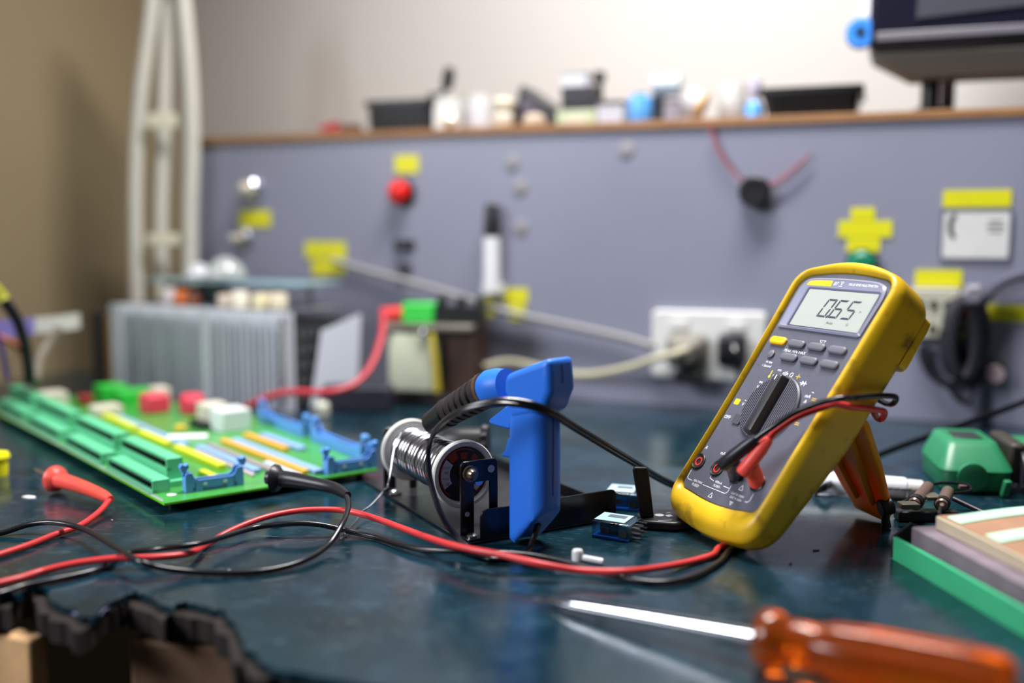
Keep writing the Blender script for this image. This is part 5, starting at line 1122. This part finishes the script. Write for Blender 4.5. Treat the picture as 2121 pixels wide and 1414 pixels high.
# behind the meter the leads go round its right side and down to the bench, out under its raised lower left corner
def under(dx, ox=0): return [ml(8, 136, -45+dx), ml(-30, 124, -44+dx), ml(-38, 78, -42+dx), ml(-28, 40, -40+dx), tab(1545+ox, 1120, .0024), tab(1512+ox, 1138, .0023)]
bp = (ml(3.4, 45, -1.2), mpx(1500, 960, 20.5), mpx(1566, 907, 21.5))
bpath = [bp[1].lerp(bp[2], .9), mpx(1600, 884, 20.5), mpx(1650, 852, 17.5), mpx(1712, 830, 13), mpx(1752, 824, 8), ml(55, 114, -6), ml(56, 124, -20), ml(53, 132, -35), ml(42, 130, -44)]+under(-8)
btab = [(1490, 1164), (1430, 1196), (1360, 1206), (1280, 1194), (1200, 1172), (1100, 1150), (1000, 1143), (920, 1140), (850, 1133), (780, 1113), (720, 1099), (660, 1086), (600, 1084), (530, 1092), (460, 1112), (400, 1128), (330, 1136), (262, 1146), (205, 1178), (120, 1199), (50, 1213), (-40, 1234), (-160, 1206), (-150, 1140), (-60, 1108), (0, 1104), (60, 1086), (115, 1082), (175, 1096), (235, 1130), (285, 1160), (330, 1175), (400, 1184), (480, 1186), (560, 1180), (630, 1160), (680, 1128), (710, 1082), (722, 1046), (716, 1022)]
bz = {(1200, 1172): .0035, (1100, 1150): .0062, (1000, 1143): .0068, (920, 1140): .0058, (850, 1133): .0035, (720, 1099): .004, (660, 1086): .008, (600, 1084): .009, (530, 1092): .007, (460, 1112): .0085, (400, 1128): .0098, (330, 1136): .0086, (262, 1146): .0022, (60, 1086): .006, (115, 1082): .008, (175, 1096): .008, (235, 1130): .0100, (285, 1160): .0112, (330, 1175): .0068, (400, 1184): .003, (630, 1160): .0030, (680, 1128): .005, (710, 1082): .013, (722, 1046): .0175, (716, 1022): .0190}
bpath += [tab(x, y, bz.get((x, y), .0021)) for x, y in btab]
bprobe = [tab(720, 1026, .0188), tab(690, 1010, .019), tab(640, 999, .0195), tab(600, 992, .020), tab(572, 990, .020)]
lead('test_lead', 'black test lead plugged into the meter with its probe resting on the board', m_cord, m_rubber, bp, .0018, bpath, bprobe, None, 0)
rp_ = (ml(24, 45, -1.2), mpx(1541, 974, 14.5), mpx(1594, 908, 15))
rpath = [rp_[1].lerp(rp_[2], .9), mpx(1610, 890, 14.5), mpx(1654, 862, 12), mpx(1706, 843, 8), ml(52.5, 105, 1), ml(55, 109, -8), ml(55, 115, -20), ml(51, 121, -35), ml(40, 119, -43)]+[p+V((.003, .004, 0)) for p in under(2, -30)]
rtab = [(1476, 1149), (1430, 1163), (1360, 1176), (1290, 1183), (1200, 1181), (1120, 1168), (1040, 1149), (980, 1138), (920, 1124), (850, 1100), (780, 1074), (720, 1058), (660, 1055), (600, 1060), (540, 1074), (480, 1098), (430, 1126), (390, 1146), (320, 1154), (240, 1156), (160, 1166), (90, 1182), (30, 1200), (-40, 1212), (-80, 1190), (-50, 1164), (0, 1148), (60, 1128), (110, 1108), (165, 1088), (205, 1060), (226, 1036)]
rz_ = {(240, 1156): .0064, (320, 1154): .0063, (160, 1166): .0045, (1290, 1183): .0064, (1360, 1176): .0042, (1200, 1181): .0060, (1120, 1168): .0098, (1040, 1149): .0114, (980, 1138): .0112, (920, 1124): .0100, (850, 1100): .0085, (780, 1074): .0085, (720, 1058): .0090, (660, 1055): .0095, (600, 1060): .009, (540, 1074): .0075, (480, 1098): .005, (390, 1146): .0048, (205, 1060): .004, (226, 1036): .0075, (165, 1088): .0028}
rpath += [tab(x, y, rz_.get((x, y), .0023)) for x, y in rtab]
rprobe = [tab(229, 1034, .0082), tab(205, 1022, .0088), tab(170, 1008, .0095), tab(135, 997, .0100), tab(116, 992, .0102)]
lead('test_lead', 'red test lead plugged into the meter with its probe lying beside the circuit board', m_red, m_redprobe, rp_, .0020, rpath, rprobe, V((-.019, .015, .003)), 0)

# ------------------------------------------------------------------ light
def area(nm, loc, to, sx, sy, W, c):
    l = bpy.data.lights.new(nm, 'AREA'); l.shape = 'RECTANGLE'; l.size = sx; l.size_y = sy; l.energy = W; l.color = c
    o = bpy.data.objects.new(nm, l); COL.objects.link(o); o.location = V(loc)+V((0, 0, T)); o.rotation_euler = (V(to)-V(loc)).to_track_quat('-Z', 'Y').to_euler(); return o
k_l = area('ceiling_tube_light', (.10, .86, 1.05), (.10, .80, 0), .55, .14, 19, (1, .975, .955)); k_l.data.spread = math.radians(150)
area('left_area_light', (-1.5, .02, .95), (.1, .70, .05), .7, .7, 39, (.90, .94, 1))  # unseen broad area light out at the left; no window is built
w = bpy.data.worlds.new('world'); SC.world = w; w.use_nodes = True
bg = w.node_tree.nodes['Background']; bg.inputs[0].default_value = (.86, .90, 1, 1); bg.inputs[1].default_value = .04
vs = SC.view_settings; vs.view_transform = 'Standard'; vs.look = 'None'; vs.exposure = 0; vs.gamma = 1; vs.use_curve_mapping = False
SC.cycles.max_bounces = 8; SC.cycles.transparent_max_bounces = 12; SC.cycles.use_denoising = True
SC.cycles.sample_clamp_indirect = 6
